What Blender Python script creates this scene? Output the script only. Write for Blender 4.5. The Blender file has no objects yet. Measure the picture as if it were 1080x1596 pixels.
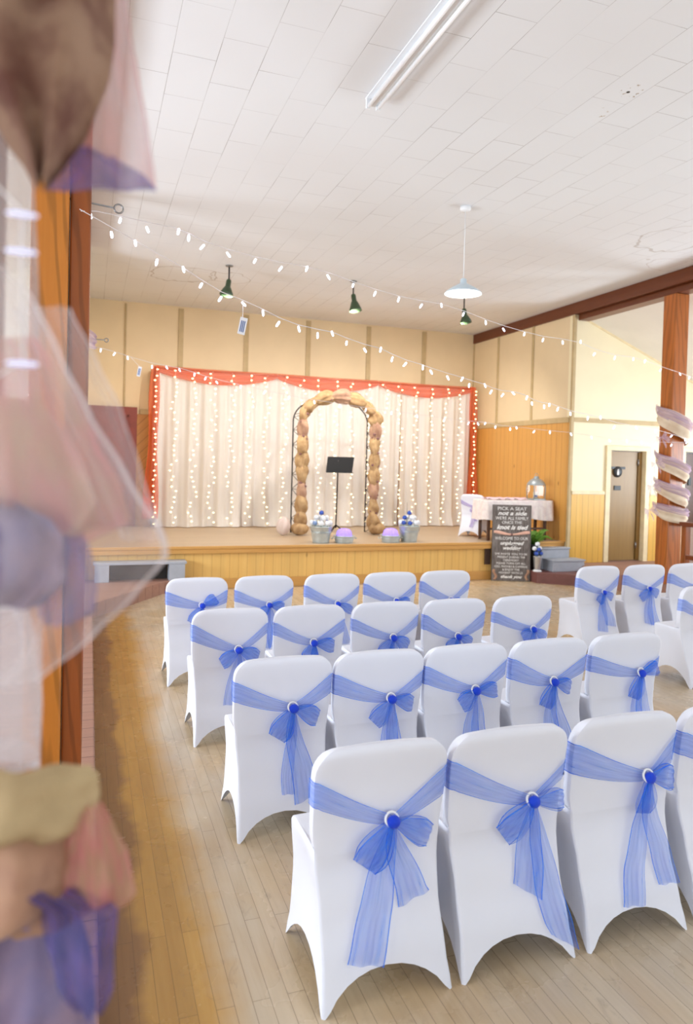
import bpy, math, random
from mathutils import Vector, Matrix
random.seed(7)
PI = math.pi
scene = bpy.context.scene
COL = scene.collection

# ------------------------------------------------------------------ camera frame
CAM_H = 1.72
F_PX, CX, CY = 1118.0, 540.0, 747.0            # focal length and optical centre for a 1080 x 1596 frame
AX = Vector((0.941239, 0.017263, 0.337299))      # room axes seen from the camera (x right, y down, z forward)
AY = Vector((-0.336724, -0.029463, 0.941142))
AZ = Vector((0.026185, -0.999417, -0.021919))


def ray(x, y):
    d = Vector((x - CX, y - CY, F_PX))
    return Vector((AX.dot(d), AY.dot(d), AZ.dot(d)))


def at(x, y, Y):
    """the room point at depth Y seen in direction (x, y) from the photographer's position"""
    d = ray(x, y)
    return Vector((0, 0, CAM_H)) + d * (Y / d.y)


# ------------------------------------------------------------------ object helpers
def link(o, parent=None):
    COL.objects.link(o)
    if parent is not None:
        o.parent = parent
    return o


def tag(o, label=None, cat=None, group=None, kind=None):
    if label: o['label'] = label
    if cat: o['category'] = cat
    if group: o['group'] = group
    if kind: o['kind'] = kind
    return o


def empty(name, loc=(0, 0, 0), rz=0.0):
    o = bpy.data.objects.new(name, None)
    o.empty_display_size = 0.1
    o.location = loc
    o.rotation_euler = (0, 0, rz)
    return link(o)


class MB:
    def __init__(self):
        self.v, self.f, self.uv, self.sm = [], [], {}, []

    def add(self, vs, fs, uvs=None, smooth=False):
        b = len(self.v)
        self.v += [Vector(p) for p in vs]
        for k, f in enumerate(fs):
            if uvs is not None:
                self.uv[len(self.f)] = [uvs[i] for i in f]
            self.f.append([b + i for i in f])
            self.sm.append(smooth)
        return self

    def box(self, lo, hi, M=None):
        x0, y0, z0 = lo; x1, y1, z1 = hi
        vs = [(x0, y0, z0), (x1, y0, z0), (x1, y1, z0), (x0, y1, z0), (x0, y0, z1), (x1, y0, z1), (x1, y1, z1), (x0, y1, z1)]
        if M is not None:
            vs = [M @ Vector(p) for p in vs]
        return self.add(vs, [(3, 2, 1, 0), (4, 5, 6, 7), (0, 1, 5, 4), (1, 2, 6, 5), (2, 3, 7, 6), (3, 0, 4, 7)])

    def tube(self, pts, r, n=8, caps=True):
        pts = [Vector(p) for p in pts]
        rs = r if isinstance(r, (list, tuple)) else [r] * len(pts)
        vs, fs = [], []
        prev = None
        for i, p in enumerate(pts):
            a = pts[max(i - 1, 0)]; b = pts[min(i + 1, len(pts) - 1)]
            t = (b - a)
            if t.length < 1e-9: t = Vector((0, 0, 1))
            t.normalize()
            if prev is None:
                ref = Vector((0, 0, 1)) if abs(t.z) < .9 else Vector((1, 0, 0))
                nrm = t.cross(ref).normalized()
            else:
                nrm = (prev - t * prev.dot(t))
                nrm = nrm.normalized() if nrm.length > 1e-6 else prev
            prev = nrm
            bn = t.cross(nrm)
            for k in range(n):
                an = 2 * PI * k / n
                vs.append(p + (nrm * math.cos(an) + bn * math.sin(an)) * rs[i])
        for i in range(len(pts) - 1):
            for k in range(n):
                k2 = (k + 1) % n
                fs.append((i * n + k, i * n + k2, (i + 1) * n + k2, (i + 1) * n + k))
        if caps:
            fs.append(tuple(range(n - 1, -1, -1)))
            fs.append(tuple((len(pts) - 1) * n + k for k in range(n)))
        return self.add(vs, fs, smooth=True)

    def lathe(self, prof, n=24, M=None, closed=False):
        vs, fs = [], []
        for (r, z) in prof:
            for k in range(n):
                a = 2 * PI * k / n
                vs.append(Vector((r * math.cos(a), r * math.sin(a), z)))
        if M is not None:
            vs = [M @ p for p in vs]
        for i in range(len(prof) - 1):
            for k in range(n):
                k2 = (k + 1) % n
                fs.append((i * n + k, i * n + k2, (i + 1) * n + k2, (i + 1) * n + k))
        return self.add(vs, fs, smooth=True)

    def ball(self, c, r, n=10, m=7, sq=(1, 1, 1)):
        c = Vector(c); vs, fs = [], []
        for i in range(m + 1):
            th = PI * i / m
            for k in range(n):
                a = 2 * PI * k / n
                vs.append(c + Vector((sq[0] * r * math.sin(th) * math.cos(a), sq[1] * r * math.sin(th) * math.sin(a), sq[2] * r * math.cos(th))))
        for i in range(m):
            for k in range(n):
                k2 = (k + 1) % n
                fs.append((i * n + k, (i + 1) * n + k, (i + 1) * n + k2, i * n + k2))
        return self.add(vs, fs, smooth=True)

    def torus(self, c, R, r, M=None, n=24, m=8):
        vs, fs = [], []
        for i in range(n):
            a = 2 * PI * i / n
            for k in range(m):
                b = 2 * PI * k / m
                p = Vector(((R + r * math.cos(b)) * math.cos(a), (R + r * math.cos(b)) * math.sin(a), r * math.sin(b)))
                if M is not None: p = M @ p
                vs.append(p + Vector(c))
        for i in range(n):
            for k in range(m):
                i2, k2 = (i + 1) % n, (k + 1) % m
                fs.append((i * m + k, i2 * m + k, i2 * m + k2, i * m + k2))
        return self.add(vs, fs, smooth=True)

    def grid(self, fn, nu, nv, closed_u=False):
        """fn(u, v) with u, v in 0..1 -> point; carries u, v as UVs"""
        vs, uv, fs = [], [], []
        for i in range(nu + 1):
            for j in range(nv + 1):
                vs.append(Vector(fn(i / nu, j / nv))); uv.append((i / nu, j / nv))
        for i in range(nu):
            for j in range(nv):
                a = i * (nv + 1) + j
                fs.append((a, a + nv + 1, a + nv + 2, a + 1))
        return self.add(vs, fs, uv, True)

    def prism(self, poly, z0, z1):
        n = len(poly)
        vs = [(x, y, z0) for x, y in poly] + [(x, y, z1) for x, y in poly]
        fs = [tuple(range(n - 1, -1, -1)), tuple(range(n, 2 * n))]
        fs += [(i, (i + 1) % n, n + (i + 1) % n, n + i) for i in range(n)]
        return self.add(vs, fs)

    def mesh(self, name, mat):
        me = bpy.data.meshes.new(name)
        me.from_pydata([tuple(p) for p in self.v], [], self.f)
        if self.uv:
            ul = me.uv_layers.new(name='uv')
            for p in me.polygons:
                t = self.uv.get(p.index)
                if t:
                    for li, q in zip(p.loop_indices, t):
                        ul.data[li].uv = q
        me.polygons.foreach_set('use_smooth', self.sm)
        if mat: me.materials.append(mat)
        me.update()
        return me

    def build(self, name, mat, parent=None, bevel=0.0, recalc=True):
        me = self.mesh(name, mat)
        if recalc:
            import bmesh
            bm = bmesh.new(); bm.from_mesh(me)
            bmesh.ops.recalc_face_normals(bm, faces=bm.faces)
            bm.to_mesh(me); bm.free()
        o = bpy.data.objects.new(name, me)
        link(o, parent)
        if bevel:
            m = o.modifiers.new('bevel', 'BEVEL'); m.width = bevel; m.segments = 2; m.limit_method = 'ANGLE'
        return o


def obox(name, lo, hi, mat, parent=None, bevel=0.0):
    return MB().box(lo, hi).build(name, mat, parent, bevel)


def struct(name, mb, mat, bevel=0.0):
    return tag(mb.build(name, mat, None, bevel), kind='structure')


def copy_tree(o, parent=None):
    c = o.copy(); COL.objects.link(c)
    if parent is not None: c.parent = parent
    for ch in list(o.children):
        copy_tree(ch, c)
    return c


# ------------------------------------------------------------------ materials
def srgb(r, g, b):
    def f(c):
        c /= 255.0
        return c / 12.92 if c <= .04045 else ((c + .055) / 1.055) ** 2.4
    return (f(r), f(g), f(b), 1.0)


class NT:
    def __init__(self, name):
        self.m = bpy.data.materials.new(name)
        self.m.use_nodes = True
        self.t = self.m.node_tree
        self.t.nodes.clear()
        self.out = self.t.nodes.new('ShaderNodeOutputMaterial')

    def n(self, typ, **kw):
        nd = self.t.nodes.new('ShaderNode' + typ)
        ins = kw.pop('ins', {})
        for k, v in kw.items(): setattr(nd, k, v)
        for k, v in ins.items():
            if hasattr(v, 'is_output') or isinstance(v, bpy.types.NodeSocket):
                self.t.links.new(v, nd.inputs[k])
            else:
                nd.inputs[k].default_value = v
        return nd

    def link(self, a, b): self.t.links.new(a, b)

    def coord(self, kind='Object', scale=(1, 1, 1), rot=(0, 0, 0), loc=(0, 0, 0)):
        tc = self.n('TexCoord')
        mp = self.n('Mapping', ins={'Vector': tc.outputs[kind], 'Scale': scale, 'Rotation': rot, 'Location': loc})
        return mp.outputs[0]

    def noise(self, vec, scale=5, detail=4, rough=.55, dist=0):
        return self.n('TexNoise', ins={'Vector': vec, 'Scale': scale, 'Detail': detail, 'Roughness': rough, 'Distortion': dist}).outputs[0]

    def ramp(self, fac, stops):
        r = self.n('ValToRGB', ins={'Fac': fac})
        e = r.color_ramp.elements
        while len(e) < len(stops): e.new(.5)
        for el, (p, c) in zip(e, stops):
            el.position = p; el.color = c
        return r.outputs[0]

    def mix(self, fac, a, b, blend='MIX'):
        nd = self.n('Mix', data_type='RGBA', blend_type=blend)
        for idx, v in ((0, fac), (6, a), (7, b)):
            if isinstance(v, bpy.types.NodeSocket): self.t.links.new(v, nd.inputs[idx])
            else: nd.inputs[idx].default_value = v
        return nd.outputs[2]

    def math(self, op, a, b=0.0, clamp=False):
        nd = self.n('Math', operation=op, use_clamp=clamp)
        for i, v in ((0, a), (1, b)):
            if isinstance(v, bpy.types.NodeSocket): self.t.links.new(v, nd.inputs[i])
            else: nd.inputs[i].default_value = v
        return nd.outputs[0]

    def mapr(self, v, a, b, c=0.0, d=1.0):
        return self.n('MapRange', ins={'Value': v, 'From Min': a, 'From Max': b, 'To Min': c, 'To Max': d}).outputs[0]

    def bsdf(self, color, rough=.6, metal=0.0, bump=None, bstr=.2, bdist=.01, spec=.5, **ins):
        b = self.n('BsdfPrincipled')
        for k, v in (('Base Color', color), ('Roughness', rough), ('Metallic', metal), ('Specular IOR Level', spec)):
            if isinstance(v, bpy.types.NodeSocket): self.t.links.new(v, b.inputs[k])
            else: b.inputs[k].default_value = v
        for k, v in ins.items():
            k = k.replace('_', ' ')
            if isinstance(v, bpy.types.NodeSocket): self.t.links.new(v, b.inputs[k])
            else: b.inputs[k].default_value = v
        if bump is not None:
            bp = self.n('Bump', ins={'Height': bump, 'Strength': bstr, 'Distance': bdist})
            self.t.links.new(bp.outputs[0], b.inputs['Normal'])
        return b.outputs[0]

    def done(self, sh):
        self.t.links.new(sh, self.out.inputs['Surface'])
        return self.m


def plain(name, rgb, rough=.5, metal=0.0, var=.06, scale=8, bump=0.05):
    t = NT(name)
    c = t.coord()
    nz = t.noise(c, scale, 4)
    col = srgb(*rgb)
    dark = tuple(max(0, q * (1 - var * 2)) for q in col[:3]) + (1,)
    lite = tuple(min(1, q * (1 + var)) for q in col[:3]) + (1,)
    cc = t.ramp(nz, [(.3, dark), (.7, lite)])
    return t.done(t.bsdf(cc, rough, metal, bump=nz, bstr=bump))


def wood(name, rgb1, rgb2, axis='z', rough=.4, scale=1.0, plank=None, knots=False, line=(60, 35, 15), bump=.08, phase=0.0, figure=0.0):
    """grain along axis; plank = (axis index across, width) draws board joints; knots adds dark pine knots"""
    t = NT(name)
    s = {'x': (.6, 9, 9), 'y': (9, .6, 9), 'z': (9, 9, .6)}[axis]
    c = t.coord(scale=tuple(q * scale for q in s))
    g = t.noise(c, 2.2, 6, .6, .6)
    c1 = t.coord(scale=tuple(q * scale * .25 for q in s))
    g2 = t.noise(c1, 3.0, 3)
    col = t.mix(g, srgb(*rgb1), srgb(*rgb2))
    k = tuple(q * .72 for q in srgb(*rgb1)[:3]) + (1,)
    col = t.mix(t.mapr(g2, .45, .75, 0, .5), col, k)
    if figure:
        fc = t.coord(scale=(1, 1, .10) if axis == 'z' else (.10, 1, 1) if axis == 'x' else (1, .10, 1))
        wv = t.n('TexWave', wave_type='BANDS', bands_direction='DIAGONAL', ins={'Vector': fc, 'Scale': 9.0, 'Distortion': 7.0, 'Detail': 2.0, 'Detail Scale': 1.2}).outputs[1]
        col = t.mix(t.mapr(wv, .55, .95, 0, figure), col, tuple(q * .38 for q in srgb(*rgb1)[:3]) + (1,))
    if plank:
        ax, w = plank
        tc = t.n('TexCoord')
        sp = t.n('SeparateXYZ', ins={0: tc.outputs['Object']})
        pos = t.math('DIVIDE', t.math('ADD', sp.outputs[ax], phase), w)
        fr = t.math('FRACT', pos)
        idx = t.math('FLOOR', pos)
        wn = t.n('TexWhiteNoise', noise_dimensions='1D', ins={'W': idx}).outputs[0]
        col = t.mix(t.mapr(wn, 0, 1, 0, .28), col, srgb(*rgb2))
        ln = t.math('LESS_THAN', t.math('ABSOLUTE', t.math('SUBTRACT', fr, .5)), .5 - .004 / w)
        col = t.mix(t.math('MULTIPLY', t.math('SUBTRACT', 1.0, ln), .6), col, srgb(*line))
    if knots:
        kc = t.coord(scale=(1, 1, .45) if axis == 'z' else (.45, 1, 1))
        vo = t.n('TexVoronoi', ins={'Vector': kc, 'Scale': 4.2, 'Randomness': 1.0}).outputs['Distance']
        col = t.mix(t.mapr(vo, .02, .085, .75, 0), col, srgb(120, 70, 30))
    return t.done(t.bsdf(col, rough, bump=g, bstr=bump))


def emit(name, rgb, strength, base=(250, 250, 250)):
    t = NT(name)
    return t.done(t.bsdf(srgb(*base), .3, Emission_Color=srgb(*rgb), Emission_Strength=strength))


def sheer(name, rgb, a0=.5, hem=.3, streak=.25, rgb2=None, rough=.9, nscale=26.0, trans=.45):
    """thin see-through cloth; u runs along the ribbon, v across it (hems at v = 0 and 1)"""
    t = NT(name)
    tc = t.n('TexCoord')
    sp = t.n('SeparateXYZ', ins={0: tc.outputs['UV']})
    v = sp.outputs[1]
    edge = t.math('GREATER_THAN', t.math('ABSOLUTE', t.math('SUBTRACT', v, .5)), .468)
    st = t.noise(t.coord('UV', scale=(1.1, nscale * .6, 1)), 1.0, 3, .6, .3)
    d = t.math('ADD', a0, t.math('MULTIPLY', edge, hem))
    d = t.math('ADD', d, t.mapr(st, .4, .8, -streak * .4, streak), True)
    col = srgb(*rgb)
    if rgb2:
        col = t.mix(t.mapr(t.noise(t.coord('UV', scale=(1, 2, 1)), 3.0, 3), .4, .62), col, srgb(*rgb2))
    df = t.n('BsdfDiffuse', ins={'Color': col})
    tr = t.n('BsdfTranslucent', ins={'Color': col})
    m1 = t.n('MixShader', ins={0: trans, 1: df.outputs[0], 2: tr.outputs[0]})
    tp = t.n('BsdfTransparent')
    m2 = t.n('MixShader', ins={0: d, 1: tp.outputs[0], 2: m1.outputs[0]})
    return t.done(m2.outputs[0])


def cloth(name, rgb, rgb2=None, rough=.85, scale=180, bump=.15, trans=0.0, sheen=.2, blotch=2.0):
    t = NT(name)
    c = t.coord()
    wv = t.noise(c, scale, 2)
    big = t.noise(c, blotch, 4)
    col = srgb(*rgb) if rgb2 is None else t.mix(t.mapr(big, .38, .66), srgb(*rgb), srgb(*rgb2))
    b = t.bsdf(col, rough, bump=wv, bstr=bump, bdist=.003, spec=.2, Sheen_Weight=sheen)
    if trans:
        tr = t.n('BsdfTranslucent')
        if isinstance(col, bpy.types.NodeSocket): t.link(col, tr.inputs[0])
        else: tr.inputs[0].default_value = col
        b = t.n('MixShader', ins={0: trans, 1: b, 2: tr.outputs[0]}).outputs[0]
    return t.done(b)


M = {}

# ------------------------------------------------------------------ the hall's measures
YW, XS, YD, ZC = 12.6, 7.13, 9.46, 4.33          # back wall, stage side wall, wall with the doors, ceiling
ZST, YST = 0.575, 9.60                            # stage height and front
ZR = 2.50                                         # wainscot rail
XL = -0.10                                        # left side of the hall (post line)
ZP, ZPR = 0.16, 0.24                              # raised side floors
YB = -4.6                                         # wall behind the photographer
XAL, XAR = -3.6, 10.6                             # outer walls of the side aisles

M['pine'] = wood('pine_boards', (226, 172, 92), (203, 143, 68), 'z', .38, plank=(1, .14), knots=True, line=(150, 95, 45))
M['pine_x'] = wood('pine_boards_front', (240, 200, 122), (222, 172, 92), 'z', .4, plank=(0, .12), knots=True, line=(190, 135, 70))
M['pine_door_wall'] = wood('pine_boards_low', (236, 190, 92), (216, 164, 66), 'z', .4, plank=(0, .11), knots=True, line=(160, 105, 40))
M['post_wood'] = wood('fir_post', (208, 134, 52), (184, 106, 34), 'z', .3, scale=1.0, figure=.55)
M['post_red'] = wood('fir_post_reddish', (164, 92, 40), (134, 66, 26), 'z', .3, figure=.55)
M['post_mid'] = wood('fir_post_mid', (196, 116, 52), (160, 84, 32), 'z', .3, figure=.55)
M['beam_wood'] = wood('dark_beam', (120, 62, 30), (88, 40, 20), 'y', .35)
M['rail_wood'] = wood('dark_rail', (128, 62, 30), (95, 42, 20), 'y', .3)
M['lip_wood'] = wood('stage_lip', (218, 168, 96), (190, 134, 66), 'x', .35)
M['trim_tan'] = plain('tan_trim', (196, 172, 128), .6)
M['trim_cream'] = plain('cream_trim', (236, 218, 176), .5)
M['wall_beige'] = plain('beige_wallboard', (232, 210, 172), .75, var=.02, scale=2)
M['wall_cream'] = plain('cream_paint', (245, 232, 196), .6, var=.02, scale=2)
M['wall_plain'] = plain('plain_paint', (236, 228, 210), .7, var=.02, scale=2)
M['aisle_ceiling'] = plain('aisle_ceiling_paint', (236, 230, 218), .8, var=.02, scale=2)
M['door_red'] = plain('dark_red_door', (134, 58, 42), .4, var=.08)
M['door_slab'] = wood('door_veneer', (156, 122, 64), (130, 98, 48), 'z', .4)
M['door_dark'] = wood('dark_panel_door', (96, 62, 40), (70, 42, 28), 'z', .4, plank=(0, .28), line=(40, 22, 12))
M['stage_floor'] = wood('stage_boards', (200, 178, 150), (178, 154, 126), 'x', .42, plank=(1, .09), line=(100, 75, 55))
M['platform'] = wood('platform_boards', (176, 136, 118), (140, 98, 84), 'x', .55, plank=(1, .14), line=(70, 40, 35))
M['riser'] = wood('riser_boards', (130, 84, 78), (100, 60, 56), 'x', .5)
M['step_grey'] = plain('grey_step_paint', (168, 172, 182), .5, var=.05)
M['black'] = plain('black_satin', (22, 21, 22), .45)
M['steel'] = plain('steel', (150, 150, 150), .35, .9)
M['white'] = plain('white_enamel', (238, 240, 242), .35, var=.02)
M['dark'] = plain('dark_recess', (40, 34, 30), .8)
M['vent'] = plain('dark_vent', (66, 44, 30), .6)


def floor_mat():
    t = NT('strip_floor')
    tc = t.n('TexCoord')
    mp = t.n('Mapping', ins={'Vector': tc.outputs['Object'], 'Rotation': (0, 0, PI / 2)})
    br = t.n('TexBrick', ins={'Vector': mp.outputs[0], 'Scale': 1.0, 'Mortar Size': .0011, 'Mortar Smooth': .2, 'Bias': 0.0,
                              'Brick Width': 1.1, 'Row Height': .0575, 'Color1': (0, 0, 0, 1), 'Color2': (1, 1, 1, 1), 'Mortar': (.5, .5, .5, 1)})
    br.offset = .37; br.offset_frequency = 2
    var = br.outputs['Color']; mort = br.outputs['Fac']
    g = t.noise(t.coord(scale=(14, .9, 4)), 3, 5, .6, .4)
    wear = t.noise(t.coord(scale=(1, .55, 1)), 1.1, 4, .55)
    scuff = t.noise(t.coord(scale=(3, 1.4, 1)), 5, 6, .7, .8)
    varn = t.mix(g, srgb(206, 164, 92), srgb(184, 138, 70))
    bare = t.mix(g, srgb(214, 198, 174), srgb(192, 174, 148))
    sp = t.n('SeparateXYZ', ins={0: tc.outputs['Object']})
    # old brown finish along the edge of the hall, a lacquered strip beside it, the rest walked bare
    edge = t.noise(t.coord(scale=(.6, 1.2, 1)), 1.4, 4, .6)
    wx = t.math('ADD', t.math('ADD', sp.outputs[0], t.mapr(edge, .3, .7, -.06, .06)), t.math('MULTIPLY', var, .02))
    worn = t.math('MULTIPLY', t.mapr(wx, .38, .52, 0, 1), t.mapr(wear, .36, .52, .55, 1.0))
    col = t.mix(worn, varn, bare)
    col = t.mix(t.mapr(wx, .18, .23, .85, 0), col, t.mix(g, srgb(150, 112, 78), srgb(122, 88, 60)))
    col = t.mix(t.math('MULTIPLY', var, .16), col, srgb(120, 92, 62))
    col = t.mix(t.mapr(scuff, .58, .72, 0, .32), col, srgb(120, 104, 92))
    col = t.mix(t.math('MULTIPLY', mort, .60), col, srgb(84, 62, 42))
    rough = t.mapr(t.noise(t.coord(), 3, 4), .3, .7, .20, .34)
    return t.done(t.bsdf(col, rough, bump=t.math('ADD', t.math('MULTIPLY', mort, -1.0), t.math('MULTIPLY', g, .08)), bstr=.12, bdist=.002, spec=.5))


def ceiling_mat():
    t = NT('ceiling_tiles')
    tc = t.n('TexCoord')
    mp = t.n('Mapping', ins={'Vector': tc.outputs['Object'], 'Rotation': (0, 0, PI / 2), 'Location': (0, .109, 0)})
    br = t.n('TexBrick', ins={'Vector': mp.outputs[0], 'Scale': 1.0, 'Mortar Size': .0026, 'Mortar Smooth': .4,
                              'Brick Width': .563, 'Row Height': .2815, 'Color1': (0, 0, 0, 1), 'Color2': (1, 1, 1, 1)})
    br.offset = .5; br.offset_frequency = 2
    fac = br.outputs['Fac']
    pos = tc.outputs['Object']
    fade = t.noise(t.coord(), 1.3, 4)
    big = t.noise(t.coord(), .35, 2)
    col = t.mix(t.mapr(big, .35, .65), srgb(236, 238, 240), srgb(231, 231, 232))
    col = t.mix(t.math('MULTIPLY', br.outputs['Color'], .04), col, srgb(190, 178, 172))
    col = t.mix(t.math('MULTIPLY', fac, t.mapr(fade, .4, .62, .10, .62)), col, srgb(120, 108, 100))
    # water rings, a crack and two rusty holes
    def spot(x, y, r, edge, colr, thr, sc, amt):
        nonlocal col
        d = t.n('VectorMath', operation='DISTANCE', ins={0: pos, 1: (x, y, ZC)}).outputs['Value']
        m = t.math('LESS_THAN', d, r)
        nz = t.noise(t.coord(loc=(x, y, 0)), sc, 4, .6)
        m2 = t.mapr(nz, thr, thr + .03)
        col = t.mix(t.math('MULTIPLY', t.math('MULTIPLY', m, m2), amt), col, colr)
    def ring(x, y, r, w, amt, sc=1.6, el=1.0):
        nonlocal col
        p = t.n('Mapping', ins={'Vector': pos, 'Location': (-x, -y * el, -ZC), 'Scale': (1, el, 1)}).outputs[0]
        d = t.n('VectorMath', operation='LENGTH', ins={0: p}).outputs['Value']
        d = t.math('ADD', d, t.mapr(t.noise(t.coord(), sc, 3), .3, .7, -.16, .16))
        m = t.math('LESS_THAN', t.math('ABSOLUTE', t.math('SUBTRACT', d, r)), w)
        col = t.mix(t.math('MULTIPLY', m, amt), col, srgb(150, 132, 112))
    spot(3.45, 4.07, .10, 0, srgb(150, 122, 80), .60, 24, .7)
    spot(3.45, 4.08, .013, 0, srgb(50, 40, 30), .2, 10, 1)
    spot(3.47, 4.38, .07, 0, srgb(170, 146, 104), .55, 22, .7)
    ring(1.2, 10.4, .40, .012, .5)
    ring(1.9, 10.3, .28, .010, .4)
    ring(6.2, 6.4, .42, .012, .42)
    ring(6.8, 7.2, .30, .010, .35)
    return t.done(t.bsdf(col, .75, bump=t.math('MULTIPLY', fac, -1.0), bstr=.25, bdist=.004, spec=.2))


M['floor'] = floor_mat()
M['ceiling'] = ceiling_mat()

# ------------------------------------------------------------------ floors and stage
struct('floor', MB().box((-.02, YB, -.12), (7.2, YW, 0)), M['floor'])
# raised floor of the near side aisle with its diagonal landing at the stage
pl = [(XAL, YB), (.052, YB), (.052, 8.05), (.93, 9.36), (1.25, 9.36), (1.25, YST - .02), (XAL, YST - .02)]
struct('platform_left_floor', MB().prism(pl, -.10, ZP), M['platform'], .008)
struct('platform_right_floor', MB().box((7.16, YB, -.10), (XAR, YD + 1.6, ZPR)), M['platform'], .008)
lp = [(6.345, 9.12), (6.80, 8.80), (7.15, 8.55), (7.15, 9.455), (7.12, 9.455), (7.12, 9.58), (6.345, 9.58)]
struct('landing_right_floor', MB().prism(lp, -.1, ZP), M['riser'], .008)

struct('stage_floor', MB().box((-.10, YST - .06, ZST - .03), (7.11, YW, ZST)), M['stage_floor'])
struct('trim_1', MB().box((-.08, YST - .085, ZST - .035), (7.12, YST - .062, ZST + .004)), M['lip_wood'], .006)
struct('trim_2', MB().box((-.08, YST - .075, ZST - .095), (7.12, YST - .032, ZST - .037)), M['lip_wood'], .006)
struct('wall_stage_front', MB().box((-.08, YST, .0), (7.11, YST + .06, ZST - .03)), M['pine_x'])
struct('baseboard_stage', MB().box((1.27, YST - .022, .0), (6.35, YST - .001, .13)), M['lip_wood'], .004)

# ------------------------------------------------------------------ walls
struct('wall_back', MB().box((-.20, YW, 0), (7.30, YW + .12, ZC)), M['wall_beige'])
def pine_diag():
    t = NT('pine_diagonal')
    tc = t.n('TexCoord')
    mp = t.n('Mapping', ins={'Vector': tc.outputs['Object'], 'Rotation': (0, PI / 4, 0)})
    sp = t.n('SeparateXYZ', ins={0: mp.outputs[0]})
    fr = t.math('FRACT', t.math('DIVIDE', sp.outputs[2], .12))
    ln = t.math('GREATER_THAN', t.math('ABSOLUTE', t.math('SUBTRACT', fr, .5)), .46)
    g = t.noise(t.n('Mapping', ins={'Vector': mp.outputs[0], 'Scale': (.6, 9, 9)}).outputs[0], 2.2, 6)
    col = t.mix(g, srgb(206, 150, 74), srgb(176, 118, 52))
    col = t.mix(t.math('MULTIPLY', ln, .55), col, srgb(110, 66, 30))
    return t.done(t.bsdf(col, .4))
M['pine_diag'] = pine_diag()
struct('wall_back_wainscot', MB().box((-.08, YW - .03, ZST), (7.11, YW - .002, ZR - .04)), M['pine_diag'])
struct('trim_3', MB().box((.78, YW - .045, ZR - .04), (7.10, YW - .002, ZR + .045)), M['trim_tan'], .004)
for i, (x, w) in enumerate([(.526, .028), (1.432, .085), (2.565, .085), (3.707, .085), (4.884, .085), (6.03, .085)]):
    struct('trim_%d' % (4 + i), MB().box((x - w / 2, YW - .02, ZR + .046), (x + w / 2, YW - .002, ZC - .035)), M['trim_tan'], .003)
# side wall of the stage
struct('wall_stage_right', MB().box((XS, YD + .12, 0), (XS + .16, YW + .02, 4.149)), M['wall_beige'])
struct('wall_stage_right_wainscot', MB().box((XS - .028, YD + .03, ZST), (XS - .001, YW - .03, ZR - .04)), M['pine'])
struct('trim_10', MB().box((XS - .04, YD + .035, ZR - .04), (XS - .001, YW - .05, ZR + .045)), M['trim_tan'], .004)
for i, y in enumerate([11.68, 10.564]):
    struct('trim_%d' % (11 + i), MB().box((XS - .018, y - .028, ZR + .046), (XS - .001, y + .028, ZC - .17)), M['trim_tan'], .003)
struct('trim_13', MB().box((XS - .02, YW - .035, ZR + .046), (XS + .0, YW - .002, ZC - .17)), M['trim_tan'], .003)
struct('trim_14', MB().box((XS - .022, YD - .018, ZP), (XS + .03, YD + .03, 4.14)), M['trim_tan'], .004)
struct('wall_stage_left', MB().box((XL - .12, YD, 0), (XL + .01, YW + .02, ZC)), M['wall_beige'])

# wall with the doors, in line with the stage front, under the sloping aisle ceiling
DX0, DX1, DZ1 = 7.89, 8.60, 2.045
SL = .386
def zs(x): return 4.15 - SL * (x - 7.22)
def quad_wall(mb, x0, x1, z0, z1=None):
    a = z1 if z1 is not None else zs(x0) + .02
    b = z1 if z1 is not None else zs(x1) + .02
    vs = [(x0, YD, z0), (x1, YD, z0), (x1, YD, b), (x0, YD, a), (x0, YD + .12, z0), (x1, YD + .12, z0), (x1, YD + .12, b), (x0, YD + .12, a)]
    mb.add(vs, [(0, 1, 2, 3), (5, 4, 7, 6), (4, 0, 3, 7), (1, 5, 6, 2), (3, 2, 6, 7), (4, 5, 1, 0)])
E0, E1 = 9.42, 10.30
w = MB()
quad_wall(w, XS, DX0, .1); quad_wall(w, DX0, DX1, DZ1); quad_wall(w, DX1, E0, .1); quad_wall(w, E0, E1, DZ1 + .02); quad_wall(w, E1, XAR, .1)
struct('wall_side_doors', w, M['wall_cream'])
for k, (a, b) in enumerate([(XS + .03, DX0 - .10), (DX1 + .10, E0 - .10), (E1 + .10, XAR)]):
    struct('wainscot_doors_wall_%d' % k if k else 'wainscot_doors_wall', MB().box((a, YD - .02, ZPR), (b, YD - .001, 1.33)), M['pine_door_wall'])
    struct('trim_%d' % (15 + k), MB().box((a, YD - .034, 1.33), (b, YD - .001, 1.385)), M['trim_cream'], .004)
struct('trim_18', MB().box((XS + .03, YD - .018, ZR - .03), (XAR, YD - .001, ZR + .04)), M['trim_tan'], .004)

def door_frame(name, x0, x1, z1):
    mb = MB()
    for (a, b) in ((x0 - .085, x0 + .005), (x1 - .005, x1 + .085)):
        mb.box((a, YD - .03, ZPR), (b, YD + .005, z1 + .0))
        mb.box((a if a < x0 - .01 else x1 - .005, YD + .005, ZPR), (x0 + .005 if a < x0 - .01 else x1 + .02, YD + .12, z1))
    mb.box((x0 - .085, YD - .03, z1), (x1 + .085, YD + .005, z1 + .075))
    return struct(name, mb, M['trim_cream'], .004)
door_frame('door_1_frame', DX0, DX1, DZ1)
door_frame('door_2_frame', E0, E1, DZ1 + .02)
d1 = struct('door_1', MB().box((DX0 + .012, YD + .07, ZPR + .01), (8.50, YD + .11, DZ1 - .01)), M['door_slab'], .004)
struct('door_1_jamb_panel', MB().box((8.52, YD + .06, ZPR + .01), (DX1 - .008, YD + .11, DZ1 - .01)), M['door_slab'], .004)
hb = MB()
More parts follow.
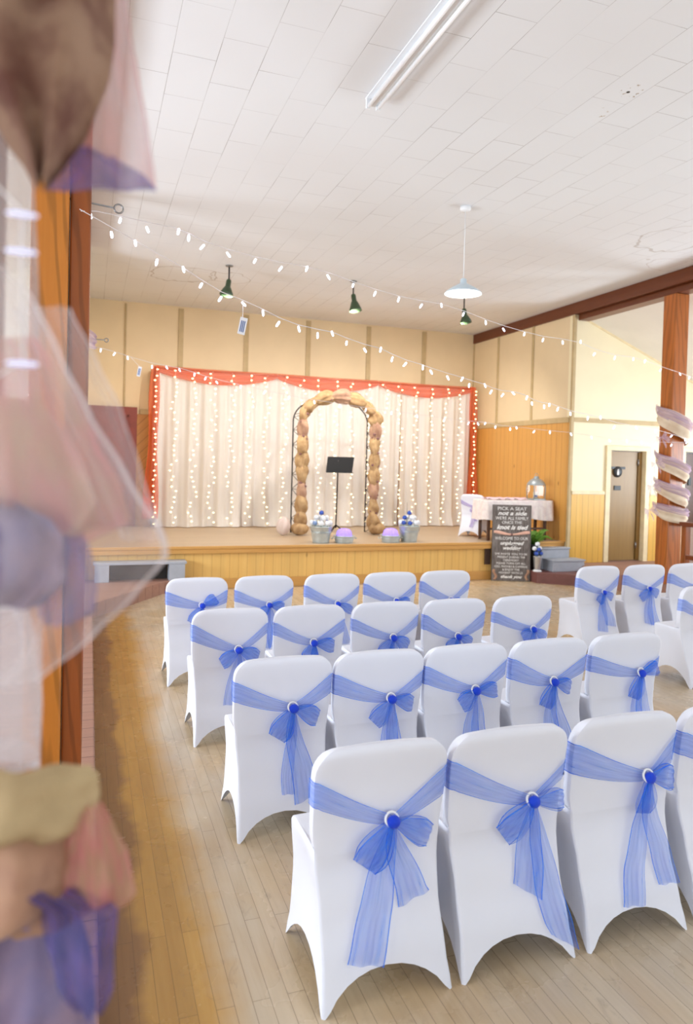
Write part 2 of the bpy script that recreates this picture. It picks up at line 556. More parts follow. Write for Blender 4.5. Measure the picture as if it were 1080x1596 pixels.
for z in (.50, 1.86):
    hb.tube([(8.51, YD + .055, z - .05), (8.51, YD + .055, z + .05)], .012, 8)
hb.build('door_hinge', M['steel'], d1)
d2 = struct('door_2', MB().box((E0 + .012, YD + .06, ZPR + .01), (E1 - .012, YD + .11, DZ1)), M['door_dark'], .004)
obox('latch_plate', (E0 + .15, YD + .045, 1.50), (E0 + .21, YD + .06, 1.64), M['black'], d2, .004)
# dark red door at the stage's far corner
d3 = struct('door_3', MB().box((-.085, YW - .075, ZST + .002), (.735, YW - .031, 2.57)), M['door_red'], .006)
r = MB()
for (a, b, c, d) in ((.02, .60, .72, 1.35), (.02, .60, 1.50, 2.43)):
    r.box((a, YW - .088, c), (a + .022, YW - .075, d)); r.box((b - .022, YW - .088, c), (b, YW - .075, d))
    r.box((a, YW - .088, c), (b, YW - .075, c + .022)); r.box((a, YW - .088, d - .022), (b, YW - .075, d))
r.build('door_panel_moulding', M['door_red'], d3)

# ceilings
struct('ceiling', MB().box((XL - .15, YB, ZC), (7.42, YW + .1, ZC + .1)), M['ceiling'])
def slope(name, xa, za, xb, zb, y1):
    vs = [(xa, YB, za), (xb, YB, zb), (xb, y1, zb), (xa, y1, za)]
    vs += [(x, y, z + .08) for x, y, z in vs]
    return struct(name, MB().add(vs, [(0, 1, 2, 3), (7, 6, 5, 4), (0, 4, 5, 1), (1, 5, 6, 2), (2, 6, 7, 3), (3, 7, 4, 0)]), M['aisle_ceiling'])
slope('ceiling_aisle_right', 7.22, zs(7.22), XAR, zs(XAR), YD + .12)
slope('ceiling_aisle_left', XL - .14, 4.15, XAL, 4.15 - SL * (3.36), YD + .12)
t = MB()
for a, b in ((7.30, 9.5),):
    vs = []
t.add([(7.26, YD - .014, zs(7.26) - .03), (XAR, YD - .014, zs(XAR) - .03), (XAR, YD - .014, zs(XAR)), (7.26, YD - .014, zs(7.26)),
       (7.26, YD, zs(7.26) - .03), (XAR, YD, zs(XAR) - .03), (XAR, YD, zs(XAR)), (7.26, YD, zs(7.26))],
      [(0, 1, 2, 3), (5, 4, 7, 6), (4, 0, 3, 7), (1, 5, 6, 2), (3, 2, 6, 7), (4, 5, 1, 0)])
struct('trim_19', t, M['trim_cream'])

# beams along both sides of the hall
struct('beam_right', MB().box((XS - .03, YB, 4.15), (XS + .28, YW - .002, ZC - .002)), M['beam_wood'], .006)
struct('beam_right_lower', MB().box((XS + .05, YB, 4.06), (XS + .25, YD - .02, 4.148)), M['beam_wood'], .006)
struct('beam_left', MB().box((XL - .18, YB, 4.10), (XL + .012, YD - .01, ZC - .002)), M['post_red'], .006)

# posts
def post(name, x0, x1, y0, y1, z0, z1, mat, label):
    o = MB().box((x0, y0, z0), (x1, y1, z1)).build(name, mat, None, .008)
    tag(o, kind='structure')
    return o
post('column_right', 7.16, 7.38, 7.42, 7.64, ZPR, 4.058, M['post_mid'], '')
post('column_left', XL - .15, XL + .0, 3.30, 3.46, ZP, 4.098, M['post_wood'], '')
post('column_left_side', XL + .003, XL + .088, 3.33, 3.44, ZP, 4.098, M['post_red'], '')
post('column_left_far', XL - .14, XL + .07, 7.45, 7.65, ZP, 4.098, M['post_red'], '')
post('column_left_near', XL - .16, XL - .005, .86, 1.02, ZP, 4.098, M['beam_wood'], '')

# outer walls with their windows (behind and beside the photographer)
M['window_frame'] = plain('window_paint', (238, 234, 224), .5)
def glass_mat():
    t = NT('window_glass')
    g = t.n('BsdfGlossy', ins={'Roughness': .05})
    tp = t.n('BsdfTransparent')
    return t.done(t.n('MixShader', ins={0: .02, 1: tp.outputs[0], 2: g.outputs[0]}).outputs[0])
M['glass'] = glass_mat()
WIN = []
def window_wall(name, axis, pos, a0, a1, z0, z1, wins, th=.12):
    """wall across axis 'x' or 'y' at pos with openings (b0, b1, c0, c1)"""
    mb = MB()
    def put(a, b, c, d):
        if axis == 'x': mb.box((pos, a, c), (pos + th, b, d))
        else: mb.box((a, pos, c), (b, pos + th, d))
    e = a0
    for (b0, b1, c0, c1) in wins:
        put(e, b0, z0, z1); put(b0, b1, z0, c0); put(b0, b1, c1, z1); e = b1
    put(e, a1, z0, z1)
    struct(name, mb, M['wall_plain'])
    for (b0, b1, c0, c1) in wins:
        n = len(WIN) + 1
        fr = MB()
        def bar(a, b, c, d):
            if axis == 'x': fr.box((pos + .03, a, c), (pos + .09, b, d))
            else: fr.box((a, pos + .03, c), (b, pos + .09, d))
        bar(b0, b0 + .05, c0, c1); bar(b1 - .05, b1, c0, c1); bar(b0, b1, c0, c0 + .05); bar(b0, b1, c1 - .05, c1)
        bm_ = (b0 + b1) / 2; bar(bm_ - .02, bm_ + .02, c0, c1); cm = (c0 + c1) / 2; bar(b0, b1, cm - .02, cm + .02)
        wo = struct('window_%d' % n, fr, M['window_frame'])
        g = MB()
        if axis == 'x': g.box((pos + .055, b0 + .04, c0 + .04), (pos + .06, b1 - .04, c1 - .04))
        else: g.box((b0 + .04, pos + .055, c0 + .04), (b1 - .04, pos + .06, c1 - .04))
        g.build('pane', M['glass'], wo)
        WIN.append((axis, pos, b0, b1, c0, c1))
window_wall('wall_aisle_left', 'x', XAL - .12, YB, YD + .12, 0, 2.95, [(-2.6, -.8, 1.0, 2.4), (.6, 2.4, 1.0, 2.4), (3.8, 5.6, 1.0, 2.4), (6.6, 8.4, 1.0, 2.4)])
window_wall('wall_aisle_right', 'x', XAR, YB, YD + .12, 0, 2.95, [(-2.6, -.8, 1.0, 2.4), (.6, 2.4, 1.0, 2.4), (3.8, 5.6, 1.0, 2.4), (6.6, 8.4, 1.0, 2.4)])
window_wall('wall_rear', 'y', YB - .12, XAL - .12, XAR + .12, 0, 4.45, [(.6, 2.4, 1.0, 3.4), (2.9, 4.7, 1.0, 3.4), (5.2, 7.0, 1.0, 3.4)])
struct('wall_aisle_left_end', MB().box((XAL - .12, YD, 0), (XL - .12, YD + .12, 4.2)), M['wall_plain'])

# ------------------------------------------------------------------ covered chairs
M['spandex'] = cloth('white_stretch_cover', (231, 233, 243), (224, 227, 239), rough=.55, scale=420, bump=.05, sheen=.15, blotch=1.2)
M['organza'] = sheer('royal_blue_organza', (8, 108, 234), a0=.37, hem=.46, streak=.28, rgb2=(24, 136, 246), nscale=9, trans=.35)
M['organza_knot'] = cloth('royal_blue_knot', (20, 62, 205), (34, 84, 225), rough=.6, scale=90, bump=.3)
M['buckle'] = plain('white_buckle', (238, 238, 240), .25, var=.02)


def interp(tab, z):
    if z <= tab[0][0]: return tab[0][1]
    for (a, p), (b, q) in zip(tab, tab[1:]):
        if z <= b:
            t = (z - a) / (b - a); t = t * t * (3 - 2 * t) * .5 + t * .5
            return p + (q - p) * t
    return tab[-1][1]


CH, CR = .80, .085
REAR = [(0, -.222), (.12, -.186), (.26, -.132), (.40, -.094), (.50, -.092), (.65, -.112), (.80, -.138)]
FRONT = [(0, .224), (.10, .204), (.30, .190), (.42, .196)]
HALF = [(0, .226), (.12, .216), (.28, .213), (.42, .222), (.56, .232), (.68, .236), (.80, .236)]
def rear_y(z): return interp(REAR, z)
def half_w(z):
    w = interp(HALF, z)
    if z > CH - CR:
        q = z - (CH - CR)
        w -= CR - math.sqrt(max(CR * CR - q * q, 0))
    return w


def chair_cover():
    rng = random.Random(3)
    ts = [-1, -.985, -.95, -.88, -.78, -.62, -.45, -.25, 0, .25, .45, .62, .78, .88, .95, .985, 1]
    per = [(t, -1, 'r', t) for t in ts] + [(1, t, 's', t) for t in ts[1:]] + [(t, 1, 'f', t) for t in reversed(ts[:-1])] + [(-1, t, 's', t) for t in reversed(ts[1:-1])]
    def hem(side, t):
        a = {'r': .105, 's': .125, 'f': .105}[side]
        q = min(1, abs(t) / .90)
        return a * (1 - q ** 2.0) ** .62 if q < 1 else 0
    def corner(a, b, x, y, yc):
        if abs(a) > .97 and abs(b) > .97:
            q = .982 if (abs(a) == 1 and abs(b) == 1) else .995
            return x * q, yc + (y - yc) * q
        return x, y
    rings = []
    ZS = .432
    for i in range(11):
        k = i / 10
        row = []
        for (a, b, sd, t) in per:
            h = hem(sd, t)
            z = h + (ZS - h) * k
            w = half_w(z); r, f = rear_y(z), interp(FRONT, z)
            pull = (1 - t * t) * .022 * math.sin(PI * min(1, k * 1.0)) if sd in ('s', 'f') else (1 - t * t) * .006
            if sd == 'r': r += pull * .3
            if sd == 'f': f -= pull
            x = a * (w - (pull if sd == 's' else 0))
            c = abs(a) * abs(b)
            y = (r + f) / 2 + b * (f - r) / 2
            x, y = corner(a, b, x, y, (r + f) / 2)
            row.append(Vector((x, y, z)))
        rings.append(row)
    # seat top: the front of the ring slides back to the foot of the backrest
    for ir, (q, zz, sh) in enumerate(((0.0, .446, .985), (.06, .452, .955), (.35, .452, .95), (.65, .450, .95), (.9, .449, .955), (1.0, .462, .97))):
        row = []
        for (a, b, sd, t) in per:
            m = max(0, min(1, (b + 1) * 1.6))
            zz_ = (.437 + .005 * ir) * (1 - m) + zz * m
            w = half_w(zz_) * (1 + (sh - 1) * m); r = rear_y(zz_)
            f = .19 * sh + (-.042 - .19 * sh) * q
            y = r + (b + 1) / 2 * (f - r)
            x, y = corner(a, b, a * w, y, (r + f) / 2)
            row.append(Vector((x, y, zz_ + (.004 * (1 - a * a) * m))))
        rings.append(row)
    for zz in (.49, .53, .57, .61, .65, .685, .715, .735, .752, .768, .780, .789, .795, .799):
        row = []
        w = half_w(zz)
        q = max(0, zz - (CH - .03)) / .03
        th = .046 * math.sqrt(max(0, 1 - q * q)) + .004
        yc = rear_y(zz) + .024
        for (a, b, sd, t) in per:
            e = 1 - .22 * (abs(b) ** 1) * max(0, (abs(a) - .86) / .14) ** 2
            row.append(Vector((a * w, yc + b * th / 2 * e, zz + .006 * (1 - a * a) * max(0, (zz - .74) / .06))))
        rings.append(row)
    n = len(per)
    vs = [p for r in rings for p in r]
    fs = []
    for i in range(len(rings) - 1):
        for k in range(n):
            k2 = (k + 1) % n
            fs.append((i * n + k, i * n + k2, (i + 1) * n + k2, (i + 1) * n + k))
    fs.append(tuple((len(rings) - 1) * n + k for k in range(n)))
    mb = MB().add(vs, fs, smooth=True)
    return mb


def ribbon(mb, path, half, pleat=0.0, npl=2.5, ph=0.0, nu=22, nv=12, up=None, slant=0.0, gather=1.0):
    """strip of cloth: path(u) -> centre, half(u) -> half width, up(u) -> width direction; pleats push it in -y"""
    def fn(u, v):
        c = Vector(path(u)); d = Vector(up(u)); h = half(u)
        s = (v - .5) * 2
        p = c + d * (h * s)
        p.y -= pleat * (math.sin(PI * npl * s + ph) * .5 + .5) * (1 - .35 * u * gather)
        if slant: p.z += slant * s * max(0, (u - .85) / .15)
        return p
    mb.grid(fn, nu, nv)
    return mb


def make_sash(parent, P, rng):
    """P: knot (x, z), left/right band ends (z top, z bottom), two loops, two tails"""
    kx, kz = P['knot']
    OFF = .009
    def surf(x, z, off=OFF):
        return Vector((x, rear_y(z) - .001 - off, z))
    band = MB()
    for sgn, (zt, zb) in ((-1, P['L']), (1, P['R'])):
        ph = rng.random() * 6
        def fn(u, v, sgn=sgn, zt=zt, zb=zb, ph=ph):
            s = (v - .5) * 2
            we = half_w((zt + zb) / 2)
            if u < .16:                                  # round the side of the backrest
                q = u / .16
                z = (zt + zb) / 2 + s * (zt - zb) / 2
                hw = half_w(z)
                an = q * PI / 2
                x = sgn * (hw - .012 + .017 * math.cos(an))
                y = rear_y(z) + .030 - .039 * math.sin(an) if q < 1 else rear_y(z) - .009
                if q == 0: y = rear_y(z) + .045
                return Vector((x, y, z))
            q = (u - .16) / .84
            e = q ** .9
            zc = (zt + zb) / 2
            x = sgn * (we - .012) * (1 - e) + kx * e
            z0 = zc * (1 - e) + kz * e - .018 * math.sin(PI * q) * .6
            hh = (zt - zb) / 2 * (1 - q) ** .85 + .017 * q
            z = z0 + s * hh
            wr = .008 * math.sin(s * 6.5 + ph) * math.sin(PI * min(1, q * 1.1)) + .004 * math.sin(s * 13 + ph * 2) * q
            off = OFF + .004 + .012 * q * q + wr * .6
            # lie on the cover, not outside its rounded edge
            xm = half_w(min(z, .79)) - .006
            x = max(-xm, min(xm, x))
            return surf(x, z, off)
        band.grid(fn, 26, 14)
    so = band.build('sash', M['organza'], parent, recalc=False)
    ky = rear_y(kz) - .034
    # loops
    for (ang, ln, wd, dp) in P['loops']:
        mb = MB(); ph = rng.random() * 6
        d = Vector((math.cos(ang), 0, math.sin(ang))); pr = Vector((-math.sin(ang), 0, math.cos(ang)))
        for layer in (0, 1):
            def fn(u, v, layer=layer):
                s = (v - .5) * 2
                c = Vector((kx, ky, kz)) + d * (ln * u) + Vector((0, 0, -.02 * u * u))
                hw = (.010 + wd * (math.sin(PI * .5 * min(1, u * 1.25)) ** 1.2)) * (1 - .18 * max(0, (u - .8) / .2))
                p = c + pr * hw * s
                puff = dp * math.sin(PI * min(1, .04 + u * .96)) ** .7 * (1 - .4 * s * s)
                plt = .006 * math.sin(s * 8 + ph) * (1 - u * .6)
                p.y = (ky + .010 - (.004 if layer else puff)) + plt
                lim = rear_y(max(0, min(p.z, .79))) - .012
                if abs(p.x) < .23: p.y = min(p.y, lim + (0 if layer else -.004))
                return p
            mb.grid(fn, 14, 12)
        mb.build('bow_loop', M['organza'], so, recalc=False)
    # tails
    for (dx, ln, wd, twist, sl) in P['tails']:
        mb = MB(); ph = rng.random() * 6; cv = rng.uniform(-.012, .012)
        def path(u):
            z = kz - .012 - ln * u
            x = kx + dx * (u ** 1.15) + cv * math.sin(PI * 2 * u)
            y = rear_y(max(z, 0)) - .016 - .014 * (1 - u) ** 2 - .006 * math.sin(PI * u)
            return (x, y, z)
        def half(u): return .010 + wd * (1 - (1 - min(1, u * 1.1)) ** 2.2)
        def up(u):
            a = twist * u
            return (math.cos(a), -abs(math.sin(a)) * .55, .10 * math.sin(a))
        ribbon(mb, path, half, pleat=.016, npl=1.6, ph=ph, up=up, slant=sl)
        mb.build('sash_tail', M['organza'], so, recalc=False)
    R = Matrix.Rotation(PI / 2, 3, 'X')
    MB().torus((kx - .004, ky + .002, kz + .007), .0225, .0045, Matrix.Rotation(PI / 2 - .35, 3, 'X')).build('buckle_ring', M['buckle'], so)
    kn = MB(); kn.ball((kx, ky - .004, kz), .022, 14, 9, (1.08, .85, 1.0))
    for k in range(5):
        a = k * 1.3
        kn.ball((kx + .010 * math.cos(a), ky - .012, kz + .010 * math.sin(a)), .010, 8, 6, (1, .7, 1))
    kn.build('bow_knot', M['organza_knot'], so)
    return so


cover_mesh = None
def make_chair(x, y, label, P, seed, rz=0.0, group='white covered chairs set out in rows'):
    global cover_mesh
    root = empty('banquet_chair', (x, y, 0), rz)
    tag(root, label, 'chair', group)
    if cover_mesh is None:
        o = chair_cover().build('chair_cover', M['spandex'], root)
        cover_mesh = o.data
    else:
        o = bpy.data.objects.new('chair_cover', cover_mesh); link(o, root)
    make_sash(root, P, random.Random(seed))
    return root


def rand_sash(seed):
    g = random.Random(seed)
    kx = g.uniform(.02, .085)
    D = PI / 180
    return dict(knot=(kx, g.uniform(.535, .575)), L=(g.uniform(.69, .715), g.uniform(.595, .62)), R=(g.uniform(.69, .715), g.uniform(.60, .64)),
                loops=[(D * g.uniform(205, 250), g.uniform(.09, .13), g.uniform(.032, .048), g.uniform(.03, .05)),
                       (D * g.uniform(-28, 8), g.uniform(.10, .14), g.uniform(.026, .04), g.uniform(.03, .045))],
                tails=[(g.uniform(-.07, -.01), g.uniform(.30, .40), g.uniform(.032, .046), g.uniform(-.4, .6), g.uniform(-.02, .02)),
                       (g.uniform(.02, .07), g.uniform(.24, .36), g.uniform(.028, .042), g.uniform(-.5, .5), g.uniform(-.025, .025))])
D = PI / 180
S = {}
S[0, 0] = dict(knot=(.036, .540), L=(.698, .610), R=(.706, .60), loops=[(232 * D, .155, .050, .045), (-20 * D, .150, .036, .04)],
               tails=[(-.115, .40, .050, .1, -.012), (.075, .25, .044, .3, .024)])
S[0, 1] = dict(knot=(.092, .532), L=(.710, .607), R=(.66, .60), loops=[(218 * D, .150, .044, .045), (4 * D, .135, .030, .045)],
               tails=[(-.035, .29, .044, .5, -.03), (.085, .455, .042, .35, -.03)])
S[0, 2] = dict(knot=(.100, .556), L=(.715, .598), R=(.71, .60), loops=[(262 * D, .12, .036, .04), (2 * D, .125, .040, .04)],
               tails=[(-.115, .42, .036, .5, .0), (.060, .375, .034, .2, .0)])
S[1, 0] = dict(knot=(.045, .560), L=(.70, .605), R=(.71, .61), loops=[(236 * D, .14, .045, .045), (-18 * D, .13, .036, .04)],
               tails=[(-.03, .37, .020, .3, .0), (.055, .40, .046, .0, .02)])
S[1, 1] = dict(knot=(.060, .560), L=(.70, .60), R=(.69, .61), loops=[(226 * D, .13, .040, .045), (-8 * D, .12, .034, .04)],
               tails=[(-.02, .38, .040, .5, .0), (.03, .36, .036, .4, .0)])
S[1, 4] = dict(knot=(.095, .575), L=(.69, .60), R=(.66, .60), loops=[(248 * D, .13, .036, .04), (22 * D, .13, .034, .04)],
               tails=[(-.07, .38, .032, .5, .0), (.04, .36, .040, .2, .0)])
S[3, 0] = dict(knot=(.04, .585), L=(.70, .60), R=(.70, .60), loops=[(235 * D, .14, .04, .04), (35 * D, .13, .04, .04)],
               tails=[(-.03, .36, .03, .3, 0), (.02, .30, .03, .3, 0)])
rows = [
    (2.28, [.93, 1.42, 1.925, 2.43], 'row nearest the camera'),
    (3.366, [.880, 1.368, 1.852, 2.360, 2.872], 'second row from the camera'),
    (4.515, [.84, 1.355, 1.885, 2.405, 2.955], 'third row from the camera'),
    (5.728, [.805, 1.34, 1.915, 2.44, 2.965], 'row closest to the stage'),
]
ordn = ['first', 'second', 'third', 'fourth', 'fifth']
for ri, (y, xs, rn) in enumerate(rows):
    for ci, x in enumerate(xs):
        make_chair(x, y, 'white chair with blue sash, %s from the left in the %s' % (ordn[ci], rn),
                   S.get((ri, ci)) or rand_sash(100 + ri * 10 + ci), ri * 10 + ci)
for ci, x in enumerate([4.61, 5.165, 5.72]):
    make_chair(x, 5.74, 'white chair with blue sash across the aisle, %s from the left in its front row' % ordn[ci], rand_sash(300 + ci), 300 + ci)
make_chair(4.745, 4.61, 'white covered chair at the photo edge, behind the front row across the aisle', rand_sash(310), 310)

# ------------------------------------------------------------------ stage backdrop
M['drape'] = cloth('ivory_drape', (244, 240, 236), (238, 233, 229), rough=.85, scale=200, bump=.05, trans=.25, blotch=.9)
M['coral'] = sheer('coral_organza', (246, 104, 64), a0=.64, hem=.15, streak=.25, rgb2=(250, 132, 96), trans=.5)
M['pipe'] = plain('grey_pipe', (160, 160, 160), .4, .7)
XD0, XD1, YDR, ZDR = 1.02, 6.90, 12.28, 3.22
bk = empty('backdrop_drape', ((XD0 + XD1) / 2, YDR, ZST))
tag(bk, 'wide ivory drape with coral swagged border hanging at the back of the stage', 'backdrop')
bk_off = Vector(bk.location)
def local(mb, root):
    off = root.location
    mb.v = [p - off for p in mb.v]
    return mb
for k in range(4):
    a = XD0 + (XD1 - XD0) * k / 4; b = XD0 + (XD1 - XD0) * (k + 1) / 4
    mb = MB()
    ph = k * 1.7
    def fn(u, v, a=a, b=b, ph=ph):
        x = a + (b - a) * u
        amp = .022 + .022 * (1 - v)
        y = YDR + amp * math.sin(x * 23 + ph + .6 * math.sin(v * 3 + x)) + .012 * math.sin(x * 51 + ph)
        z = ZST + .012 + (ZDR - .03 - ZST) * v
        if v < .08: y -= .10 * (1 - v / .08) ** 2 * (.6 + .4 * math.sin(x * 9))
        return (x, y, z)
    mb.grid(fn, 110, 16)
    local(mb, bk).build('drape_panel', M['drape'], bk)
mb = MB()
mb.tube([(XD0 - .04, YDR + .09, ZDR + .01), (XD1 + .04, YDR + .09, ZDR + .01)], .02, 8)
mb.tube([(XD0 - .03, YDR + .09, ZST + .012), (XD0 - .03, YDR + .09, ZDR)], .02, 8)
mb.tube([(XD1 + .03, YDR + .09, ZST + .012), (XD1 + .03, YDR + .09, ZDR)], .02, 8)
local(mb, bk).build('support_pipe', M['pipe'], bk)
ed = [XD0 - .02, 3.05, 4.95, XD1 + .03]
for a, b in zip(ed, ed[1:]):
    mb = MB()
    def fn(u, v, a=a, b=b):
        x = a + (b - a) * u
        sag = .17 * math.sin(PI * u) ** .8
        top = ZDR + .035 - .01 * math.sin(PI * u)
        bot = ZDR - .055 - sag
        z = top + (bot - top) * v
        y = YDR - .055 - .03 * math.sin(PI * v) - .012 * math.sin(v * 16 + u * 3)
        return (x, y, z)
    mb.grid(fn, 30, 14)
    local(mb, bk).build('swag', M['coral'], bk)
for sx, xa in ((-1, XD0 - .03), (1, XD1 + .02)):
    mb = MB()
    def fn(u, v, sx=sx, xa=xa):
        z = ZDR + .03 - (ZDR - ZST - .12) * u
        wd = .06 + .055 * u + .02 * math.sin(u * 9)
        x = xa + sx * .035 * u * 1.2 + (v - .5) * 2 * wd
        y = YDR - .07 - .02 * math.sin(v * 12 + u * 4) - .05 * max(0, u - .75)
        return (x, y, z)
    mb.grid(fn, 30, 14)
    local(mb, bk).build('side_sash', M['coral'], bk)
    mb = MB()
    def fn(u, v, sx=sx, xa=xa):
        an = PI * 2 * u
        return (xa + sx * .10 + .07 * math.cos(an) * (1 - .3 * v), YDR - .10 + .04 * math.sin(an), ZST + .20 + .30 * v - .04 * math.cos(an))
    mb.grid(fn, 20, 6)
    local(mb, bk).build('tied_end', M['coral'], bk)

# fairy lights hanging over the drape
M['warm_bulb'] = emit('warm_led', (255, 230, 168), 13.0, (255, 240, 205))
M['lead_wire'] = plain('clear_lead', (226, 220, 206), .4, var=.02)
bulb_me = MB().ball((0, 0, 0), .0105, 6, 4, (1.5, 1, 1)).mesh('led_bulb', M['warm_bulb'])
NS = 20
for k in range(NS):
    g = random.Random(900 + k)
    x0 = XD0 - .02 + (XD1 - XD0 + .05) * k / (NS - 1)
    root = empty('fairy_light_strand', (x0, YDR - .13, ZDR))
    place = 'the end' if k in (0, NS - 1) else ''
    side = 'left' if k < NS / 2 else 'right'
    i = k if k < NS / 2 else NS - 1 - k
    nth = ['first', 'second', 'third', 'fourth', 'fifth', 'sixth', 'seventh', 'eighth', 'ninth', 'tenth'][i]
    tag(root, 'warm fairy light strand hanging down the ivory drape, %s from its %s edge' % (nth, side), 'string lights', 'fairy light strands on the drape')
    pts = [(0, 0, -.02)]
    nb = 30
    bl = []
    amp = .02 if k in (0, NS - 1) else .05
    wander = 0
    for j in range(nb):
        wander = wander * .2 + g.uniform(-amp, amp) * 1.15
        z = -.05 - (ZDR - ZST - .14) * (j + g.uniform(-.25, .25)) / (nb - 1)
        p = (wander, -.012 + g.uniform(-.008, .008), z)
        pts.append((p[0] * .6, p[1], p[2] + .02)); bl.append(p)
    MB().tube(pts, .0018, 4).build('lead', M['lead_wire'], root)
    for p in bl:
        b = bpy.data.objects.new('led_bulb', bulb_me); b.location = p; link(b, root)

# ------------------------------------------------------------------ wedding arch
M['wire'] = plain('black_wire', (40, 34, 34), .4, .6)
M['burlap'] = cloth('burlap', (190, 158, 116), (158, 124, 88), rough=.95, scale=260, bump=.5, sheen=0, blotch=9)
M['burlap_pink'] = cloth('dusky_pink_cloth', (188, 150, 122), (158, 118, 98), rough=.9, scale=200, bump=.3, blotch=9)
M['plum'] = cloth('plum_cloth', (120, 84, 84), (150, 108, 100), rough=.9, scale=120, bump=.3, blotch=12)
AXL, AXR, AYF, AYR, AZS, AZT = 3.10, 4.39, 10.85, 11.28, 2.40, 2.80
def hoop(t, Y, inset=0.0):
    """t 0..1 along the hoop: left foot, up, over, right foot"""
    h = AZS - ZST; rx = (AXR - AXL) / 2 - inset; rz = AZT - AZS - inset * .5
    arc = 1.62; L = 2 * h + arc
    s = t * L
    cx = (AXL + AXR) / 2
    if s < h: return Vector((cx - rx, Y, ZST + s))
    if s > h + arc: return Vector((cx + rx, Y, ZST + L - s))
    a = PI * (1 - (s - h) / arc)
    return Vector((cx + rx * math.cos(a), Y, AZS + rz * math.sin(a)))
arch = empty('wedding_arch', ((AXL + AXR) / 2, AYF, ZST))
tag(arch, 'black wire garden arch standing on the stage before the ivory drape', 'arch')
for Y in (AYF, AYR):
    mb = MB(); mb.tube([hoop(i / 80, Y) for i in range(81)], .011, 8)
    local(mb, arch).build('hoop', M['wire'], arch)
for sgn, t0, t1 in ((-1, 0.0, .36), (1, .64, 1.0)):
    mb = MB()
    n = 16
    zz = []
    for i in range(n + 1):
        t = t0 + (t1 - t0) * i / n
        zz.append(hoop(t, AYF if i % 2 else AYR))
    for a, b in zip(zz, zz[1:]): mb.tube([a, b], .005, 6)
    for i in range(0, n + 1, 2):
        t = t0 + (t1 - t0) * i / n
        mb.tube([hoop(t, AYF), hoop(t, AYR)], .005, 6)
    local(mb, arch).build('lattice', M['wire'], arch)
mb = MB()
for i in range(9):
    t = .37 + .26 * i / 8
    mb.tube([hoop(t, AYF), hoop(t, AYR)], .005, 6)
local(mb, arch).build('cross_wires', M['wire'], arch)

ag = empty('burlap_garland', ((AXL + AXR) / 2, AYF - .1, ZST))
tag(ag, 'puffed burlap garland wound along the front hoop of the wire arch', 'garland')
NP = 21
g = random.Random(5)
for k in range(NP):
    t0, t1 = max(.02, .022 + .956 * (k - .18) / NP), min(.98, .022 + .956 * (k + 1.18) / NP)
    mat = M['burlap'] if k % 4 != 2 else M['burlap_pink']
    mb = MB(); n = 30; m = 14
    fat = g.uniform(.036, .066); lop = g.uniform(.6, 1.5); ph = g.random() * 6
    vs, fs = [], []
    for i in range(m + 1):
        q = i / m
        t = t0 + (t1 - t0) * q
        c = hoop(t, AYF, .035); c2 = hoop(min(1, t + .004), AYF, .035); c1 = hoop(max(0, t - .004), AYF, .035)
        d = (c2 - c1).normalized(); e1 = Vector((0, -1, 0)); e2 = d.cross(e1)
        r = .042 + fat * math.sin(PI * (q ** lop)) ** .75
        for j in range(n):
            a = 2 * PI * j / n
            rr = r * (1 + .20 * math.sin(2 * a + ph + q * 4) + .11 * math.sin(7 * a + ph * 2 + q * 2) + .06 * math.sin(13 * a - ph + q * 9))
            vs.append(c + Vector((0, -.02, 0)) + (e1 * math.cos(a) + e2 * math.sin(a)) * rr)
    for i in range(m):
        for j in range(n):
            j2 = (j + 1) % n
            fs.append((i * n + j, i * n + j2, (i + 1) * n + j2, (i + 1) * n + j))
    fs.append(tuple(range(n))); fs.append(tuple(m * n + j for j in range(n)))
    mb.add(vs, fs, smooth=True)
    p = local(mb, ag).build('burlap_puff', mat, ag)
    # tie ribbon between the puffs
    tb = MB(); c = hoop(t0, AYF, .035) + Vector((0, -.03, 0))
    for q in range(4):
        a = q * 1.7 + ph
        tb.ball(c + Vector((.045 * math.cos(a), -.03 + .02 * math.sin(a * 2), .045 * math.sin(a))), .024, 7, 5, (1.3, .6, .9))
    tb.v = [q_ - ag.location for q_ in tb.v]
    tb.build('tie_ribbon', M['plum'], p)
for sx, side, cxx in ((-1, 'left', AXL), (1, 'right', AXR)):
    mb = MB(); ph = sx * 1.3
    def fn(u, v, cxx=cxx, ph=ph):
        a = 2 * PI * u; th = PI * (.02 + .96 * v)
        r = .135 * (1 + .12 * math.sin(5 * a + ph + 3 * v) + .06 * math.sin(11 * a))
        return (cxx + .02 + r * math.sin(th) * math.cos(a), AYF - .04 + r * .8 * math.sin(th) * math.sin(a), ZST + .105 + .10 * math.cos(th))
    mb.grid(fn, 32, 12)
    o = mb.build('burlap_sack', M['burlap'])
    tag(o, 'gathered burlap bundle around the arch foot on its %s side' % side, 'burlap bundle', 'burlap bundles at the arch feet')
mb = MB()
def fn(u, v):
    a = 2 * PI * u; th = PI * (.02 + .96 * v)
    r = .10 * (1 + .15 * math.sin(4 * a + 3 * v) + .06 * math.sin(9 * a))
    return (AXL - .24 + r * math.sin(th) * math.cos(a), AYF - .02 + r * math.sin(th) * math.sin(a), ZST + .15 + .145 * math.cos(th))
mb.grid(fn, 30, 12)
M['white_tulle_solid'] = cloth('white_tulle_bundle', (240, 226, 218), (230, 212, 206), scale=60, bump=.3, trans=.3)
tag(mb.build('tulle_bundle', M['white_tulle_solid']), 'small pale tulle bundle on the stage beside the arch foot', 'tulle bundle')

